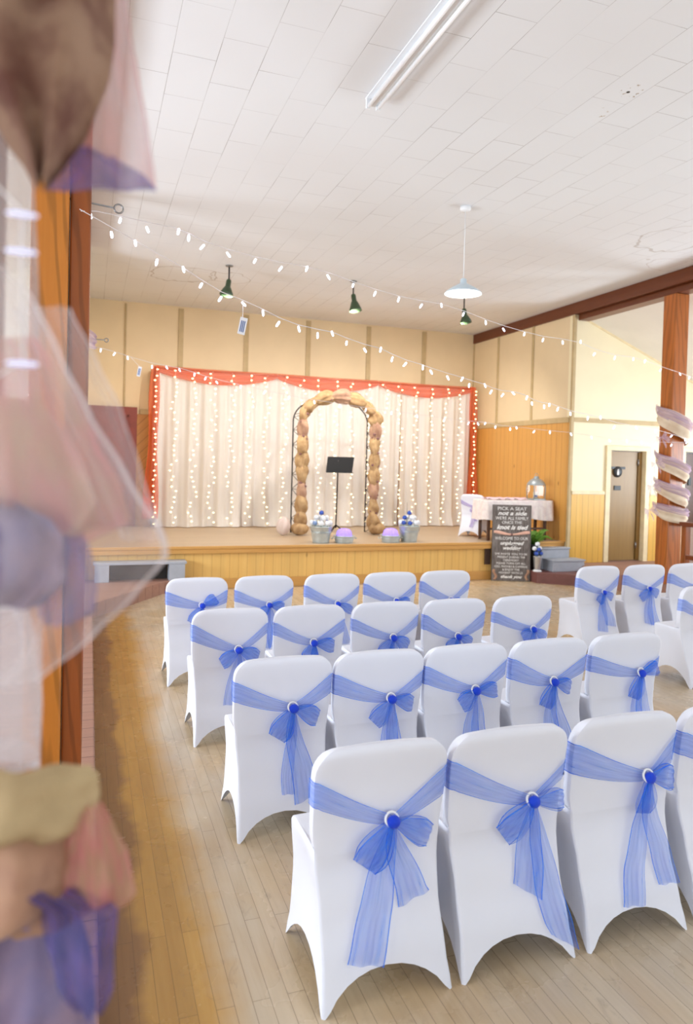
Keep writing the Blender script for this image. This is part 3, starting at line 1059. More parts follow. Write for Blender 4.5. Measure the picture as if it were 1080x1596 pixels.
# ------------------------------------------------------------------ music stand
ms = empty('music_stand', (3.575, 10.4, ZST))
tag(ms, 'black music stand with tilted desk under the wire arch', 'music stand')
mb = MB()
c4 = [Vector((-.165, -.02, 1.245)), Vector((.265, -.02, 1.247)), Vector((.215, -.075, 1.008)), Vector((-.205, -.075, 1.012))]
nn = (c4[1] - c4[0]).cross(c4[3] - c4[0]).normalized() * .018
vs = c4 + [p + (nn if nn.y > 0 else -nn) for p in c4]
mb.add(vs, [(0, 1, 2, 3), (7, 6, 5, 4), (0, 4, 5, 1), (1, 5, 6, 2), (2, 6, 7, 3), (3, 7, 4, 0)])
desk = mb.build('desk', M['black'], ms, .004)
mb = MB(); mb.box((-.205, -.115, 1.0), (.215, -.075, 1.012)); mb.build('desk_lip', M['black'], desk, .002)
mb = MB(); mb.tube([(.0, -.03, 1.20), (.0, -.02, .95), (-.003, 0, .15)], .011, 8); mb.build('pole', M['wire'], ms)
for a in (-.5, 1.7, 3.6):
    mb = MB(); mb.tube([(-.003, 0, .20), (.24 * math.cos(a), .24 * math.sin(a), .012)], .010, 8); mb.build('leg', M['wire'], ms)

# ------------------------------------------------------------------ buckets, tubs and flowers
M['zinc'] = plain('galvanised_zinc', (196, 206, 208), .38, .55, var=.06, scale=14)
M['petal_white'] = plain('white_petals', (244, 246, 250), .7, var=.03, scale=30)
M['petal_blue'] = plain('blue_petals', (64, 96, 190), .7, var=.12, scale=30)
M['petal_pale'] = plain('pale_blue_petals', (140, 168, 214), .7, var=.08, scale=30)
M['leaf'] = plain('leaf_green', (86, 128, 62), .5, var=.15, scale=12)
def bucket(x, y, rt, rb, h, label, group=None, name='zinc_bucket', side_handles=False):
    r = empty(name, (x, y, ZST)); tag(r, label, 'bucket', group)
    MB().lathe([(0, .004), (rb, .0), (rb + .002, .012), (rt - .004, h - .01), (rt + .006, h), (rt + .004, h + .006), (rt - .008, h - .004), (rb - .004, .02), (0, .02)], 28).build('body', M['zinc'], r)
    mb = MB()
    for q in (.62, .68):
        rr = rb + (rt - rb) * q + .002
        mb.torus((0, 0, h * q), rr, .0035, None, 28, 6)
    mb.build('embossed_band', M['zinc'], r)
    if side_handles:
        for s in (-1, 1):
            mb = MB()
            mb.tube([(s * (rt + .0), -.05, h - .02), (s * (rt + .03), -.04, h - .035), (s * (rt + .035), 0, h - .045), (s * (rt + .03), .04, h - .035), (s * (rt + .0), .05, h - .02)], .006, 6)
            mb.build('handle', M['zinc'], r)
    else:
        mb = MB(); mb.tube([(math.cos(PI * i / 14 + PI) * (rt + .008), -.02 - .05 * math.sin(PI * i / 14), h - .02 - .10 * math.sin(PI * i / 14)) for i in range(15)], .004, 6)
        mb.build('bail_handle', M['steel'], r)
    return r
def flower_mesh(mat, r, seed, n=34):
    mb = MB(); g = random.Random(seed)
    mb.ball((0, 0, 0), r * .72, 10, 7)
    for k in range(n):
        z = 1 - 1.75 * (k + .5) / n; a = k * 2.39996
        q = math.sqrt(max(0, 1 - z * z)); d = Vector((q * math.cos(a), q * math.sin(a), z))
        e = d.cross(Vector((.3, .2, 1))).normalized(); f = d.cross(e)
        s = r * g.uniform(.34, .46)
        c = d * r * g.uniform(.74, .86)
        pts = [c + (e * math.cos(b) + f * math.sin(b)) * s + d * (.22 * s * math.cos(2 * b)) for b in [PI * i / 3 for i in range(6)]]
        mb.add([c + d * s * .18] + pts, [(0, i + 1, (i + 1) % 6 + 1) for i in range(6)], smooth=True)
    return mb
FM = {('white', i): flower_mesh(M['petal_white'], .062, i).mesh('flower_head', M['petal_white']) for i in range(2)}
FM.update({('blue', i): flower_mesh(M['petal_blue'], .055, i + 5).mesh('flower_head', M['petal_blue']) for i in range(2)})
FM[('pale', 0)] = flower_mesh(M['petal_pale'], .055, 9).mesh('flower_head', M['petal_pale'])
stem_mesh = MB().tube([(0, 0, -.01), (.004, 0, -.13)], .004, 5).mesh('stem', M['leaf'])
def flower(kind, i, p, label, group, s=1.0):
    r = empty('hydrangea_flower' if kind == 'white' else 'rose_flower', p, i * 1.3); r.scale = (s, s, s)
    tag(r, label, 'flower', group)
    link(bpy.data.objects.new('flower_head', FM[(kind, i % 2 if kind != 'pale' else 0)]), r)
    link(bpy.data.objects.new('stem', stem_mesh), r)
B1 = (3.145, 9.80); B2 = (4.53, 9.80)
bucket(*B1, .158, .118, .235, 'galvanised bucket of white and blue flowers, on the left of the stage lip')
bucket(*B2, .158, .118, .235, 'galvanised bucket of white and blue flowers, on the right of the stage lip')
def posy(B, spec, lab, grp):
    cnt = 0
    for (dx, dy, dz, kind) in spec:
        flower(kind, cnt, (B[0] + dx, B[1] + dy, ZST + .25 + dz), '%s flower in the bucket on the %s of the stage lip' % ({'white': 'white', 'blue': 'deep blue', 'pale': 'pale blue'}[kind], lab),
               '%s flowers, %s bucket' % (kind, grp), .68)
        cnt += 1
def ring_posy(kinds_out, kinds_mid, top):
    sp = []
    for i, k in enumerate(kinds_out):
        an = 2 * PI * i / len(kinds_out) + 3.6
        sp.append((.125 * math.cos(an), .125 * math.sin(an), .035, k))
    for i, k in enumerate(kinds_mid):
        an = 2 * PI * i / len(kinds_mid) + 3.2
        sp.append((.078 * math.cos(an), .078 * math.sin(an), .108, k))
    sp.append((0, 0, .178, top))
    return sp
posy(B1, ring_posy(['pale', 'white', 'white', 'white', 'blue', 'white', 'white', 'white'], ['white', 'white', 'white', 'white'], 'blue'), 'left', 'left')
posy(B2, ring_posy(['blue', 'blue', 'white', 'white', 'white', 'white', 'white', 'white'], ['blue', 'white', 'white', 'white'], 'blue'), 'right', 'right')
M['lilac_tulle'] = cloth('lilac_lit_tulle', (206, 190, 246), (190, 170, 240), scale=60, bump=.4, trans=.6)
T1 = (3.485, 9.76); T2 = (4.215, 9.76)
for (T, lab) in ((T1, 'left'), (T2, 'right')):
    bucket(*T, .150, .128, .10, 'low galvanised tub holding glowing lilac tulle, beside the bucket on the %s' % lab, None, 'zinc_tub', True)
    mb = MB()
    def fn(u, v):
        a = 2 * PI * u; th = PI * .5 * (1 - v)
        r = .116 * (1 + .07 * math.sin(6 * a + 3 * v) + .04 * math.sin(13 * a)) * math.sin(th) ** .7
        return (T[0] + r * math.cos(a), T[1] + r * math.sin(a), ZST + .085 + .115 * math.cos(th) ** .8 + .006 * math.sin(9 * a))
    mb.grid(fn, 44, 10)
    tag(mb.build('tulle_puff', M['lilac_tulle']), 'lilac tulle mound lit from inside the tub on the %s' % lab, 'lit tulle')
    L = bpy.data.lights.new('violet_led', 'POINT'); L.energy = 2.4; L.color = (.42, .30, 1.0); L.shadow_soft_size = .03
    lo = bpy.data.objects.new('violet_led', L); lo.location = (T[0], T[1] - .0, ZST + .13); link(lo)
mb = MB(); mb.tube([(4.56, 9.975, ZST + .005), (4.575, 9.985, ZST + .58)], [.012, .007], 6)
tag(mb.build('wooden_rod', plain('grey_rod', (150, 138, 128), .6)), 'slim grey rod standing up behind the bucket on the right', 'rod')

# ------------------------------------------------------------------ chair, table and lantern at the end of the stage
M['lilac_organza'] = sheer('lilac_organza', (176, 160, 214), a0=.55, hem=.25, streak=.3, rgb2=(206, 186, 226))
sc_ = make_chair(6.0, 10.44, 'small white covered chair with lilac sash on the stage beside the lace covered table', rand_sash(501), 501, -PI * .30, None)
sc_.location.z = ZST + .002; sc_.scale = (.86, .86, .86)
for ch in sc_.children_recursive if hasattr(sc_, 'children_recursive') else []:
    if ch.data.materials[0] in (M['organza'], M['organza_knot']): ch.data.materials[0] = M['lilac_organza']
TX0, TX1, TY0, TY1, TZ = 5.80, 6.97, 9.70, 10.08, 1.205
tb = empty('side_table', ((TX0 + TX1) / 2, (TY0 + TY1) / 2, ZST))
tag(tb, 'narrow dark legged table under a lace cloth on the stage', 'table')
M['walnut'] = wood('walnut', (96, 60, 38), (70, 42, 26), 'z', .4)
local(MB().box((TX0, TY0, TZ - .03), (TX1, TY1, TZ)), tb).build('table_top', M['walnut'], tb, .004)
for x in (TX0 + .05, TX1 - .09):
    for y in (TY0 + .04, TY1 - .08):
        mb = MB(); mb.box((x, y, ZST + .001), (x + .04, y + .04, TZ - .03)); local(mb, tb).build('leg', M['walnut'], tb, .003)
local(MB().box((TX0 + .05, TY0 + .05, ZST + .17), (TX1 - .05, TY0 + .07, ZST + .20)), tb).build('stretcher', M['walnut'], tb, .003)
def draped(name, x0, x1, y0, y1, z, drop, mat, amp=.018, k=26, out=.012):
    """cloth lying on a rectangular top and hanging in folds on all four sides"""
    mb = MB()
    per = []
    nx = max(8, int((x1 - x0) * 34)); ny = max(6, int((y1 - y0) * 34))
    for i in range(nx): per.append((x0 + (x1 - x0) * i / nx, y0, 0, -1))
    for i in range(ny): per.append((x1, y0 + (y1 - y0) * i / ny, 1, 0))
    for i in range(nx): per.append((x1 - (x1 - x0) * i / nx, y1, 0, 1))
    for i in range(ny): per.append((x0, y1 - (y1 - y0) * i / ny, -1, 0))
    n = len(per); vs, fs = [], []
    lv = [0, .06, .2, .4, .6, .8, 1.0]
    for q in lv:
        for i, (x, y, ax, ay) in enumerate(per):
            f = out + (q ** .7) * (amp * math.sin(i * k * .045) + amp * .6 * math.sin(i * k * .098 + 1) + amp)
            dz = drop * q + .02 * math.sin(i * .21) * q
            vs.append((x + ax * f, y + ay * f, z + .004 - dz))
    for j in range(len(lv) - 1):
        for i in range(n):
            i2 = (i + 1) % n
            fs.append((j * n + i, (j + 1) * n + i, (j + 1) * n + i2, j * n + i2))
    fs.append(tuple(range(n)))
    mb.add(vs, fs, smooth=False)
    for i in range(len(mb.sm) - 1): mb.sm[i] = True
    return mb.build(name, mat)
M['lace'] = cloth('ivory_lace', (240, 230, 224), (226, 210, 208), scale=70, bump=.5, blotch=14)
tag(draped('tablecloth', TX0 - .01, TX1 + .012, TY0 - .01, TY1 + .01, TZ + .002, .30, M['lace']), 'ivory lace cloth hanging over the narrow stage table', 'tablecloth')
M['blush'] = cloth('blush_tulle', (232, 196, 196), (214, 190, 214), scale=80, bump=.4, blotch=10)
mb = MB()
def fn(u, v):
    x = TX0 + .02 + (TX1 - TX0 - .42) * u
    return (x, TY0 + .03 + .20 * v + .02 * math.sin(u * 20), TZ + .022 + .012 * math.sin(u * 30 + v * 6) + .016 * math.sin(v * PI) )
mb.grid(fn, 60, 8)
tag(mb.build('table_runner', M['blush']), 'crumpled blush tulle runner along the lace covered stage table', 'runner')
# lantern
ln = empty('lantern', (6.93 - .13, 9.88, TZ + .008))
tag(ln, 'pale metal lantern with domed top on the end of the stage table', 'lantern')
M['pewter'] = plain('pale_pewter', (168, 178, 182), .4, .4)
mb = MB(); mb.box((-.115, -.115, 0), (.115, .115, .022)); mb.build('base', M['pewter'], ln, .004)
for sx in (-1, 1):
    for sy in (-1, 1):
        mb = MB(); mb.tube([(sx * .098, sy * .098, .02), (sx * .105, sy * .105, .16), (sx * .10, sy * .10, .24)], .008, 6); mb.build('corner_post', M['pewter'], ln)
mb = MB()
prof = [(.0, .236), (.148, .236), (.150, .244), (.138, .272), (.112, .305), (.078, .332), (.046, .348), (.04, .362), (.046, .37), (.03, .38), (0, .383)]
mb.lathe(prof, 20)
mb.build('roof', M['pewter'], ln)
mb = MB(); mb.torus((0, 0, .40), .028, .004, Matrix.Rotation(PI / 2, 3, 'X')); mb.build('ring_handle', M['pewter'], ln)
for ax, s in (('x', 1), ('x', -1), ('y', 1), ('y', -1)):
    mb = MB()
    if ax == 'x': mb.box((s * .098 - .0015, -.092, .024), (s * .098 + .0015, .092, .236))
    else: mb.box((-.092, s * .098 - .0015, .024), (.092, s * .098 + .0015, .236))
    mb.build('glass_pane', M['glass'], ln)
M['wax'] = plain('ivory_wax', (244, 234, 206), .5, var=.02)
cd = empty('pillar_candle', (6.81, 9.91, TZ + .032)); tag(cd, 'ivory pillar candle inside the pale metal lantern', 'candle')
MB().lathe([(0, 0), (.036, 0), (.036, .10), (.03, .104), (0, .102)], 20).build('wax', M['wax'], cd)
MB().tube([(0, 0, .10), (.002, 0, .118)], .002, 5).build('wick', M['black'], cd)
flower('blue', 1, (6.775, 9.84, TZ + .072), 'small blue flower at the foot of the candle in the lantern', None, .36)

# ------------------------------------------------------------------ welcome sign
M['barn'] = None
def barn():
    t = NT('weathered_planks')
    tc = t.n('TexCoord')
    sp = t.n('SeparateXYZ', ins={0: tc.outputs['Object']})
    fr = t.math('FRACT', t.math('DIVIDE', sp.outputs[0], .145))
    ln = t.math('GREATER_THAN', t.math('ABSOLUTE', t.math('SUBTRACT', fr, .5)), .48)
    g = t.noise(t.coord(scale=(20, 20, 1.5)), 3, 6, .7)
    col = t.ramp(g, [(.32, srgb(66, 58, 54)), (.5, srgb(112, 104, 100)), (.72, srgb(150, 142, 138))])
    col = t.mix(t.math('MULTIPLY', ln, .8), col, srgb(40, 34, 30))
    return t.done(t.bsdf(col, .85, bump=g, bstr=.3))
M['barn'] = barn()
M['chalk'] = plain('white_lettering', (245, 243, 240), .7, var=.01)
pL, pR = Vector((5.77, 9.47, .002)), Vector((6.325, 9.27, .002))
SW, SH = (pR - pL).length, 1.155
sg = empty('welcome_sign', pL, math.atan2(pR.y - pL.y, pR.x - pL.x))
sg.rotation_euler.x = -.035
tag(sg, 'weathered plank welcome sign with white lettering leaning beside the stage', 'sign')
MB().box((0, 0, 0), (SW, .025, SH)).build('board', M['barn'], sg, .004)
def text(body, x, z, size, shear=0.0, bold=0.0, width=None):
    cu = bpy.data.curves.new('lettering', 'FONT'); cu.body = body; cu.size = size; cu.align_x = 'CENTER'; cu.shear = shear; cu.extrude = .001; cu.offset = bold; cu.resolution_u = 3
    o = bpy.data.objects.new('lettering', cu); COL.objects.link(o)
    bpy.context.view_layer.update()
    me = bpy.data.meshes.new_from_object(o.evaluated_get(bpy.context.evaluated_depsgraph_get()))
    COL.objects.unlink(o); bpy.data.objects.remove(o)
    me.materials.clear(); me.materials.append(M['chalk'])
    ob = bpy.data.objects.new('lettering', me); link(ob, sg)
    wd = max(v.co.x for v in me.vertices) - min(v.co.x for v in me.vertices)
    s = width / wd if width else 1.0
    ob.scale = (s, 1, 1)
    ob.location = (x, -.0015, z); ob.rotation_euler = (PI / 2, 0, 0)
cxs = SW / 2
text('PICK A SEAT', cxs, 1.075, .070, width=.44)
text('not a side', cxs, 1.000, .085, .35, .002, width=.44)
text("WE'RE ALL FAMILY", cxs, .930, .066, width=.50)
text('ONCE THE', cxs, .868, .062, width=.30)
text('knot is tied', cxs, .785, .092, .35, .003, width=.48)
text('WELCOME TO OUR', cxs, .625, .062, width=.50)
text('unplugged', cxs, .550, .076, .35, .002, width=.36)
text('wedding', cxs, .475, .076, .35, .002, width=.27)
for k, (s, w_) in enumerate([('WE INVITE YOU TO BE', .49), ('PRESENT DURING THE', .42), ('CEREMONY', .24), ('PLEASE TURN OFF ALL', .44), ('CELL PHONES & CAMERAS', .50), ('& ENJOY THE', .26), ('MOMENT WITH US', .36)]):
    text(s, cxs, .395 - k * .0475, .043, width=w_)
text('thank you', cxs, .045, .062, .35, .002, width=.32)
M['pink_paint'] = plain('pink_ribbon', (226, 178, 158), .7, var=.05)
mb = MB()
def fn(u, v):
    x = .02 + (SW - .04) * u
    z = .725 + .018 * math.sin(u * PI * 2 + PI / 2) + (v - .5) * (.035 + .012 * math.sin(u * 9))
    return (x, -.008 - .006 * math.sin(v * PI), z)
mb.grid(fn, 40, 5)
rb = mb.build('ribbon', M['pink_paint'], sg)
MB().ball((cxs, -.016, .705), .018, 10, 7, (1, .6, 1)).build('ribbon_knot', M['plum'], rb)
for s in (-1, 1):
    mb = MB()
    for k in range(7):
        a = k * .9
        mb.ball((cxs + s * (SW / 2 - .05 - .02 * math.sin(a)), -.006, .03 + .022 * k), .018, 8, 5, (1.3, .3, .8))
    mb.build('corner_flowers', M['burlap_pink'], sg)

# ------------------------------------------------------------------ steps, fern and flower vase
st = empty('step_unit', (6.9, 9.12, ZP)); tag(st, 'grey painted two tread step unit beside the welcome sign', 'steps')
def rel(o, lo, hi): return MB().box([a - b for a, b in zip(lo, o.location)], [a - b for a, b in zip(hi, o.location)])
rel(st, (6.63, 9.13, ZP + .001), (7.20, 9.385, .315)).build('lower_step', M['step_grey'], st, .003)
rel(st, (6.615, 9.115, .315), (7.215, 9.385, .338)).build('lower_tread', M['step_grey'], st, .004)
rel(st, (6.60, 9.387, ZP + .001), (7.105, 9.575, .475)).build('upper_step', M['step_grey'], st, .003)
rel(st, (6.585, 9.365, .475), (7.115, 9.575, .498)).build('upper_tread', M['step_grey'], st, .004)
st2 = empty('step_unit', (.6, 9.40, ZP)); tag(st2, 'grey step unit with open dark side at the far left of the stage', 'steps')
rel(st2, (.06, 9.36, .375), (1.20, 9.585, .405)).build('tread', M['step_grey'], st2, .004)
rel(st2, (.98, 9.365, ZP + .001), (1.18, 9.58, .374)).build('side_panel', M['step_grey'], st2, .003)
rel(st2, (.08, 9.365, ZP + .001), (.25, 9.58, .374)).build('side_panel', M['step_grey'], st2, .003)
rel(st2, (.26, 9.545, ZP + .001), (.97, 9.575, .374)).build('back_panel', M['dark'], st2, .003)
vn = tag(MB().box((5.70, YST - .045, .235), (5.80, YST - .024, .54)).build('vent_cover', M['vent'], None, .004), kind='structure')
vn.name = 'trim_20'

pf = empty('potted_fern', (6.50, 9.37, ZP)); tag(pf, 'green fern in a dark pot between the sign and the grey steps', 'fern')
pf.location = (6.475, 9.425, ZP)
MB().lathe([(0, .002), (.07, 0), (.092, .36), (.10, .39), (.088, .395), (.082, .36), (0, .35)], 24).build('pot', M['black'], pf)
M['fern'] = None
def fernmat():
    t = NT('fern_leaf')
    nz = t.noise(t.coord(), 9, 3)
    col = t.mix(t.mapr(nz, .35, .65), srgb(84, 142, 44), srgb(140, 184, 84))
    b = t.bsdf(col, .5)
    tr = t.n('BsdfTranslucent', ins={'Color': srgb(140, 190, 70)})
    return t.done(t.n('MixShader', ins={0: .25, 1: b, 2: tr.outputs[0]}).outputs[0])
M['fern'] = fernmat()
def frond_mesh(L, seed, droop):
    g = random.Random(seed); mb = MB()
    def mid(t): return Vector((L * (t - .12 * t * t), 0, .24 * L * math.sin(t * 2.0) * 1.3 - droop * L * t * t))
    pts = [mid(i / 12) for i in range(13)]
    mb.tube(pts, [.0035 * (1 - .8 * i / 12) for i in range(13)], 5)
    for i in range(2, 26):
        t = i / 26; c = mid(t); ln_ = .085 * math.sin(PI * min(1, t * .9 + .12)) ** .8 * g.uniform(.85, 1.1)
        for s in (-1, 1):
            d = Vector((.45, s, -.25 + g.uniform(-.1, .1))).normalized(); w_ = Vector((1, 0, .1)) * .010
            tip = c + d * ln_
            m_ = c + d * ln_ * .5 + Vector((0, 0, .006))
            mb.add([c - w_ * .5, m_ - w_, tip, m_ + w_, c + w_ * .5], [(0, 1, 3, 4), (1, 2, 3)], smooth=True)
    return mb.mesh('frond', M['fern'])
fr_m = [frond_mesh(.34, 1, .34), frond_mesh(.28, 2, .18), frond_mesh(.30, 3, .5)]
g = random.Random(11)
for k in range(34):
    o = bpy.data.objects.new('frond', fr_m[k % 3]); link(o, pf)
    o.location = (.02 * math.cos(k), .02 * math.sin(k), .38)
    az = (k * 2.39996) % (2 * PI)
    toward = max(0, math.cos(az - 3.75))            # the side where the sign stands
    o.rotation_euler = (g.uniform(-.2, .2), -g.uniform(.25, 1.2) - .5 * toward, az)
    s = g.uniform(.85, 1.12) * (1 - .6 * toward); o.scale = (s, s, s)
vs_ = empty('metal_vase', (6.36, 9.13, ZP)); vs_.location = (6.415, 9.225, ZP)
tag(vs_, 'slim silver vase of blue and white flowers before the dark fern pot', 'vase')
MB().lathe([(0, .03), (.042, .028), (.048, .04), (.066, .225), (.070, .23), (.064, .228), (.045, .05), (0, .045)], 24).build('body', plain('brushed_silver', (214, 216, 220), .3, .75), vs_)
MB().lathe([(0, .001), (.066, .0), (.068, .012), (.058, .022), (.04, .03), (0, .03)], 24).build('foot', M['white'], vs_)
for k, (dx, dy, dz, kd) in enumerate([(-.042, -.026, .272, 'blue'), (.042, -.026, .275, 'blue'), (0, .045, .275, 'blue'), (-.045, .02, .345, 'white'), (.045, .02, .35, 'white'), (.0, -.03, .335, 'blue'), (.0, .01, .415, 'white')]):
    flower(kd, k, (6.415 + dx, 9.225 + dy, ZP + dz), '%s flower in the slim silver vase beside the welcome sign' % ('deep blue' if kd == 'blue' else 'white'), '%s flowers in the silver vase' % kd, .60)

# ------------------------------------------------------------------ door plaque
pq = empty('door_plaque', (8.10, YD + .062, 1.70)); tag(pq, 'round black plaque with a pale figure on the brown door', 'plaque')
mb = MB(); mb.lathe([(0, 0), (.085, 0), (.09, .006), (.085, .012), (0, .012)], 28, Matrix.Rotation(PI / 2, 4, 'X')); mb.build('disc', M['black'], pq)
mb = MB(); mb.box((-.15, -.008, .045), (.15, 0.0, .085)); mb.build('crossbar', M['black'], pq, .003)
mb = MB(); mb.ball((0, -.014, .028), .014, 10, 6, (1, .3, 1)); mb.box((-.016, -.017, -.05), (.016, -.012, .012)); mb.build('figure', M['chalk'], pq)
mb = MB(); mb.box((8.045, YD + .058, 1.40), (8.175, YD + .069, 1.475)); tag(mb.build('name_plate', M['black'], None, .004), 'small black plate below the round plaque on the brown door', 'plate')

# ------------------------------------------------------------------ fittings on the ceiling
M['tube_white'] = plain('opal_tube', (250, 250, 252), .25, var=.0)
fx = empty('fluorescent_fitting', (1.86, 3.65, ZC)); tag(fx, 'long white twin tube fluorescent fitting on the tiled ceiling', 'ceiling light')
mb = MB(); mb.box((-.02, -1.2, -.055), (.02, 1.2, -.001)); mb.build('spine', M['white'], fx, .006)
for s in (-1, 1):
    mb = MB(); mb.tube([(s * .038, -1.17, -.065), (s * .038, 1.17, -.065)], .0135, 12); mb.build('tube', M['tube_white'], fx)
    for e in (-1, 1):
        mb = MB(); mb.box((s * .038 - .015, e * 1.185 - .012, -.082), (s * .038 + .015, e * 1.185 + .012, -.002)); mb.build('lamp_holder', M['white'], fx, .004)
mb = MB(); mb.add([(-.058, -1.2, -.002), (.058, -1.2, -.002), (.058, 1.2, -.002), (-.058, 1.2, -.002), (-.058, -1.2, -.014), (.058, -1.2, -.014), (.058, 1.2, -.014), (-.058, 1.2, -.014)],
                  [(0, 1, 2, 3), (7, 6, 5, 4), (0, 4, 5, 1), (1, 5, 6, 2), (2, 6, 7, 3), (3, 7, 4, 0)]); mb.build('reflector', M['white'], fx, .003)

pn = empty('pendant_lamp', (3.51, 6.461, ZC)); tag(pn, 'white enamel pendant lamp with shallow shade hanging on a cord', 'pendant lamp')
zb = 3.465 - ZC
mb = MB(); mb.lathe([(0, -.001), (.055, -.001), (.055, -.03), (.04, -.05), (0, -.052)], 20); mb.build('ceiling_rose', M['white'], pn)
mb = MB(); mb.tube([(0, 0, -.05), (0, 0, zb + .14)], .004, 6); mb.build('cord', M['white'], pn)
mb = MB(); mb.lathe([(.012, zb + .15), (.03, zb + .14), (.034, zb + .10), (.06, zb + .085), (.115, zb + .055), (.178, zb + .010), (.19, zb - .006), (.184, zb - .008), (.174, zb + .004), (.113, zb + .045), (.055, zb + .075), (.0, zb + .08)], 36)
mb.build('shade', plain('pale_blue_enamel', (206, 222, 232), .3, var=.02), pn)
mb = MB(); mb.ball((0, 0, zb + .025), .032, 14, 10, (1, 1, 1.25)); mb.build('bulb', emit('lit_bulb', (255, 244, 226), 12), pn)

M['green_enamel'] = plain('green_enamel', (58, 78, 52), .35, var=.05)
for i, (x, y, zl, tilt, lab) in enumerate([(1.715, 9.66, 3.92, .5, 'on the left'), (3.505, 9.70, 3.895, -.35, 'in the middle'), (5.365, 9.83, 3.92, -.3, 'on the right')]):
    r = empty('stage_lamp', (x, y, ZC)); tag(r, 'small green bell shaped stage lamp under the ceiling, %s of the three' % lab, 'stage lamp')
    mb = MB(); mb.lathe([(0, -.001), (.05, -.001), (.05, -.012), (.02, -.02), (0, -.02)], 18); mb.build('ceiling_plate', M['steel'], r)
    mb = MB(); mb.tube([(0, 0, -.015), (0, 0, -.20)], .011, 8); mb.build('stem', M['black'], r)
    T = Matrix.Translation((0, 0, -.19)) @ Matrix.Rotation(tilt * .35, 4, 'Y') @ Matrix.Rotation(-.15, 4, 'X')
    h = ZC - zl - .19
    mb = MB(); mb.lathe([(0, .005), (.028, 0), (.034, -.02), (.036, -.10), (.048, -.115), (.085, -h + .03), (.092, -h), (.086, -h + .002), (.07, -h + .05), (.03, -.11), (0, -.10)], 24, T); mb.build('shade', M['green_enamel'], r)
    mb = MB(); mb.ball(T @ Vector((0, 0, -h + .06)), .022, 12, 8); mb.build('bulb', M['steel'], r)

# hooks screwed into the left posts
def hook(p0, p1, R_, label, r=.004):
    o = empty('eye_hook', p0); tag(o, label, 'hook', None)
    v = Vector(p1) - Vector(p0)
    mb = MB(); mb.tube([(0, 0, 0), v], r, 8); mb.build('shank', M['steel'], o)
    mb = MB(); mb.torus(v + v.normalized() * R_, R_, r, Matrix.Rotation(PI / 2, 3, 'X'), 24, 8); mb.build('eye', M['steel'], o)
HK = at(138, 318, 3.36)
hook((XL - .005, 3.36, HK.z + .012), tuple(at(178, 324, 3.36)), .019, 'long steel eye hook screwed into the orange wooden post')
HK2 = at(150, 529, 7.5)
hook((XL + .037, 7.5, HK2.z + .004), tuple(at(163, 530, 7.5)), .018, 'small steel eye hook on the far wooden post', .005)

# ------------------------------------------------------------------ strings of cool white lights across the hall
M['cool_bulb'] = emit('cool_led', (226, 230, 255), 16.0, (245, 245, 255))
M['clear_wire'] = plain('clear_wire', (228, 222, 222), .4, var=.02)
M['paper'] = plain('white_paper', (240, 240, 244), .6, var=.01)
M['blue_print'] = plain('blue_print', (88, 116, 170), .6)
led_me = MB().lathe([(0, .018), (.005, .015), (.0062, 0), (.005, -.013), (0, -.018)], 8).mesh('led_bulb', M['cool_bulb'])
def plane_pt(px, py, A, B):
    """the point seen at (px, py) on the upright plane through A and B that the string hangs in"""
    n = Vector((B[1] - A[1], -(B[0] - A[0]), 0))
    d = ray(px, py)
    t = (Vector((A[0], A[1], 0)).dot(n)) / d.dot(n)
    return Vector((0, 0, CAM_H)) + d * t
def light_string(A, B, ends, pix, label, tags=()):
    g = random.Random(len(pix))
    P = [plane_pt(x, y, A, B) for x, y in pix]
    e0, e1 = ends
    r = empty('light_string', e0); tag(r, label, 'string lights')
    wire = [Vector(e0)] + [p + Vector((0, 0, .025)) for p in P] + [Vector(e1)]
    wire.sort(key=lambda p: p.x)
    sm = [wire[0]] + [(a + b * 2 + c) / 4 for a, b, c in zip(wire, wire[1:], wire[2:])] + [wire[-1]]
    mb = MB(); mb.tube([p - r.location for p in sm], .0022, 5); mb.build('wire', M['clear_wire'], r)
    for p in P:
        b = bpy.data.objects.new('led_bulb', led_me)
        k = min(sm, key=lambda q: (q - p).length)
        b.location = p - r.location
        b.rotation_euler = (g.uniform(-.5, .5), g.uniform(-.7, .7), 0)
        link(b, r)
    for (tx, ty, w_, h_) in tags:
        p = plane_pt(tx, ty, A, B); q = min(sm, key=lambda q: abs(q.x - p.x))
        mb = MB(); mb.tube([(q - r.location), (p - r.location) + Vector((0, 0, h_ / 2))], .0015, 5)
        R_ = Matrix.Translation(p - r.location) @ Matrix.Rotation(.18, 4, 'Y')
        mb.box((-w_ / 2, -.001, -h_ / 2), (w_ / 2, .001, h_ / 2), R_)
        pt = mb.build('paper_tag', M['paper'], r)
        mb = MB()
        for k in range(3):
            mb.box((-w_ * .30 + k * w_ * .22, -.002, -h_ * .36), (-w_ * .30 + k * w_ * .22 + w_ * .13, -.0012, h_ * .30), R_)
        mb.build('printed_panel', M['blue_print'], pt)
A1, B1_ = (XL + .0, 3.30), (7.62, 7.30)
up_px = [(141, 335), (187, 344), (230, 358), (278, 361), (294, 371), (315, 385), (356, 397), (397, 407), (437, 419), (478, 419), (512, 432), (550, 445), (584, 458), (621, 467), (656, 477), (688, 476),
         (722, 490), (757, 503), (785, 514), (817, 521), (846, 530), (877, 534), (905, 533), (926, 552), (958, 558), (987, 560), (1005, 563), (1029, 577), (1060, 583), (1074, 589)]
light_string(A1, B1_, (plane_pt(126, 329, A1, B1_), plane_pt(1100, 598, A1, B1_)), up_px, 'topmost string of small white lights crossing the hall below the ceiling')
A2, B2_ = (XL + .0, 3.24), (7.66, 7.20)
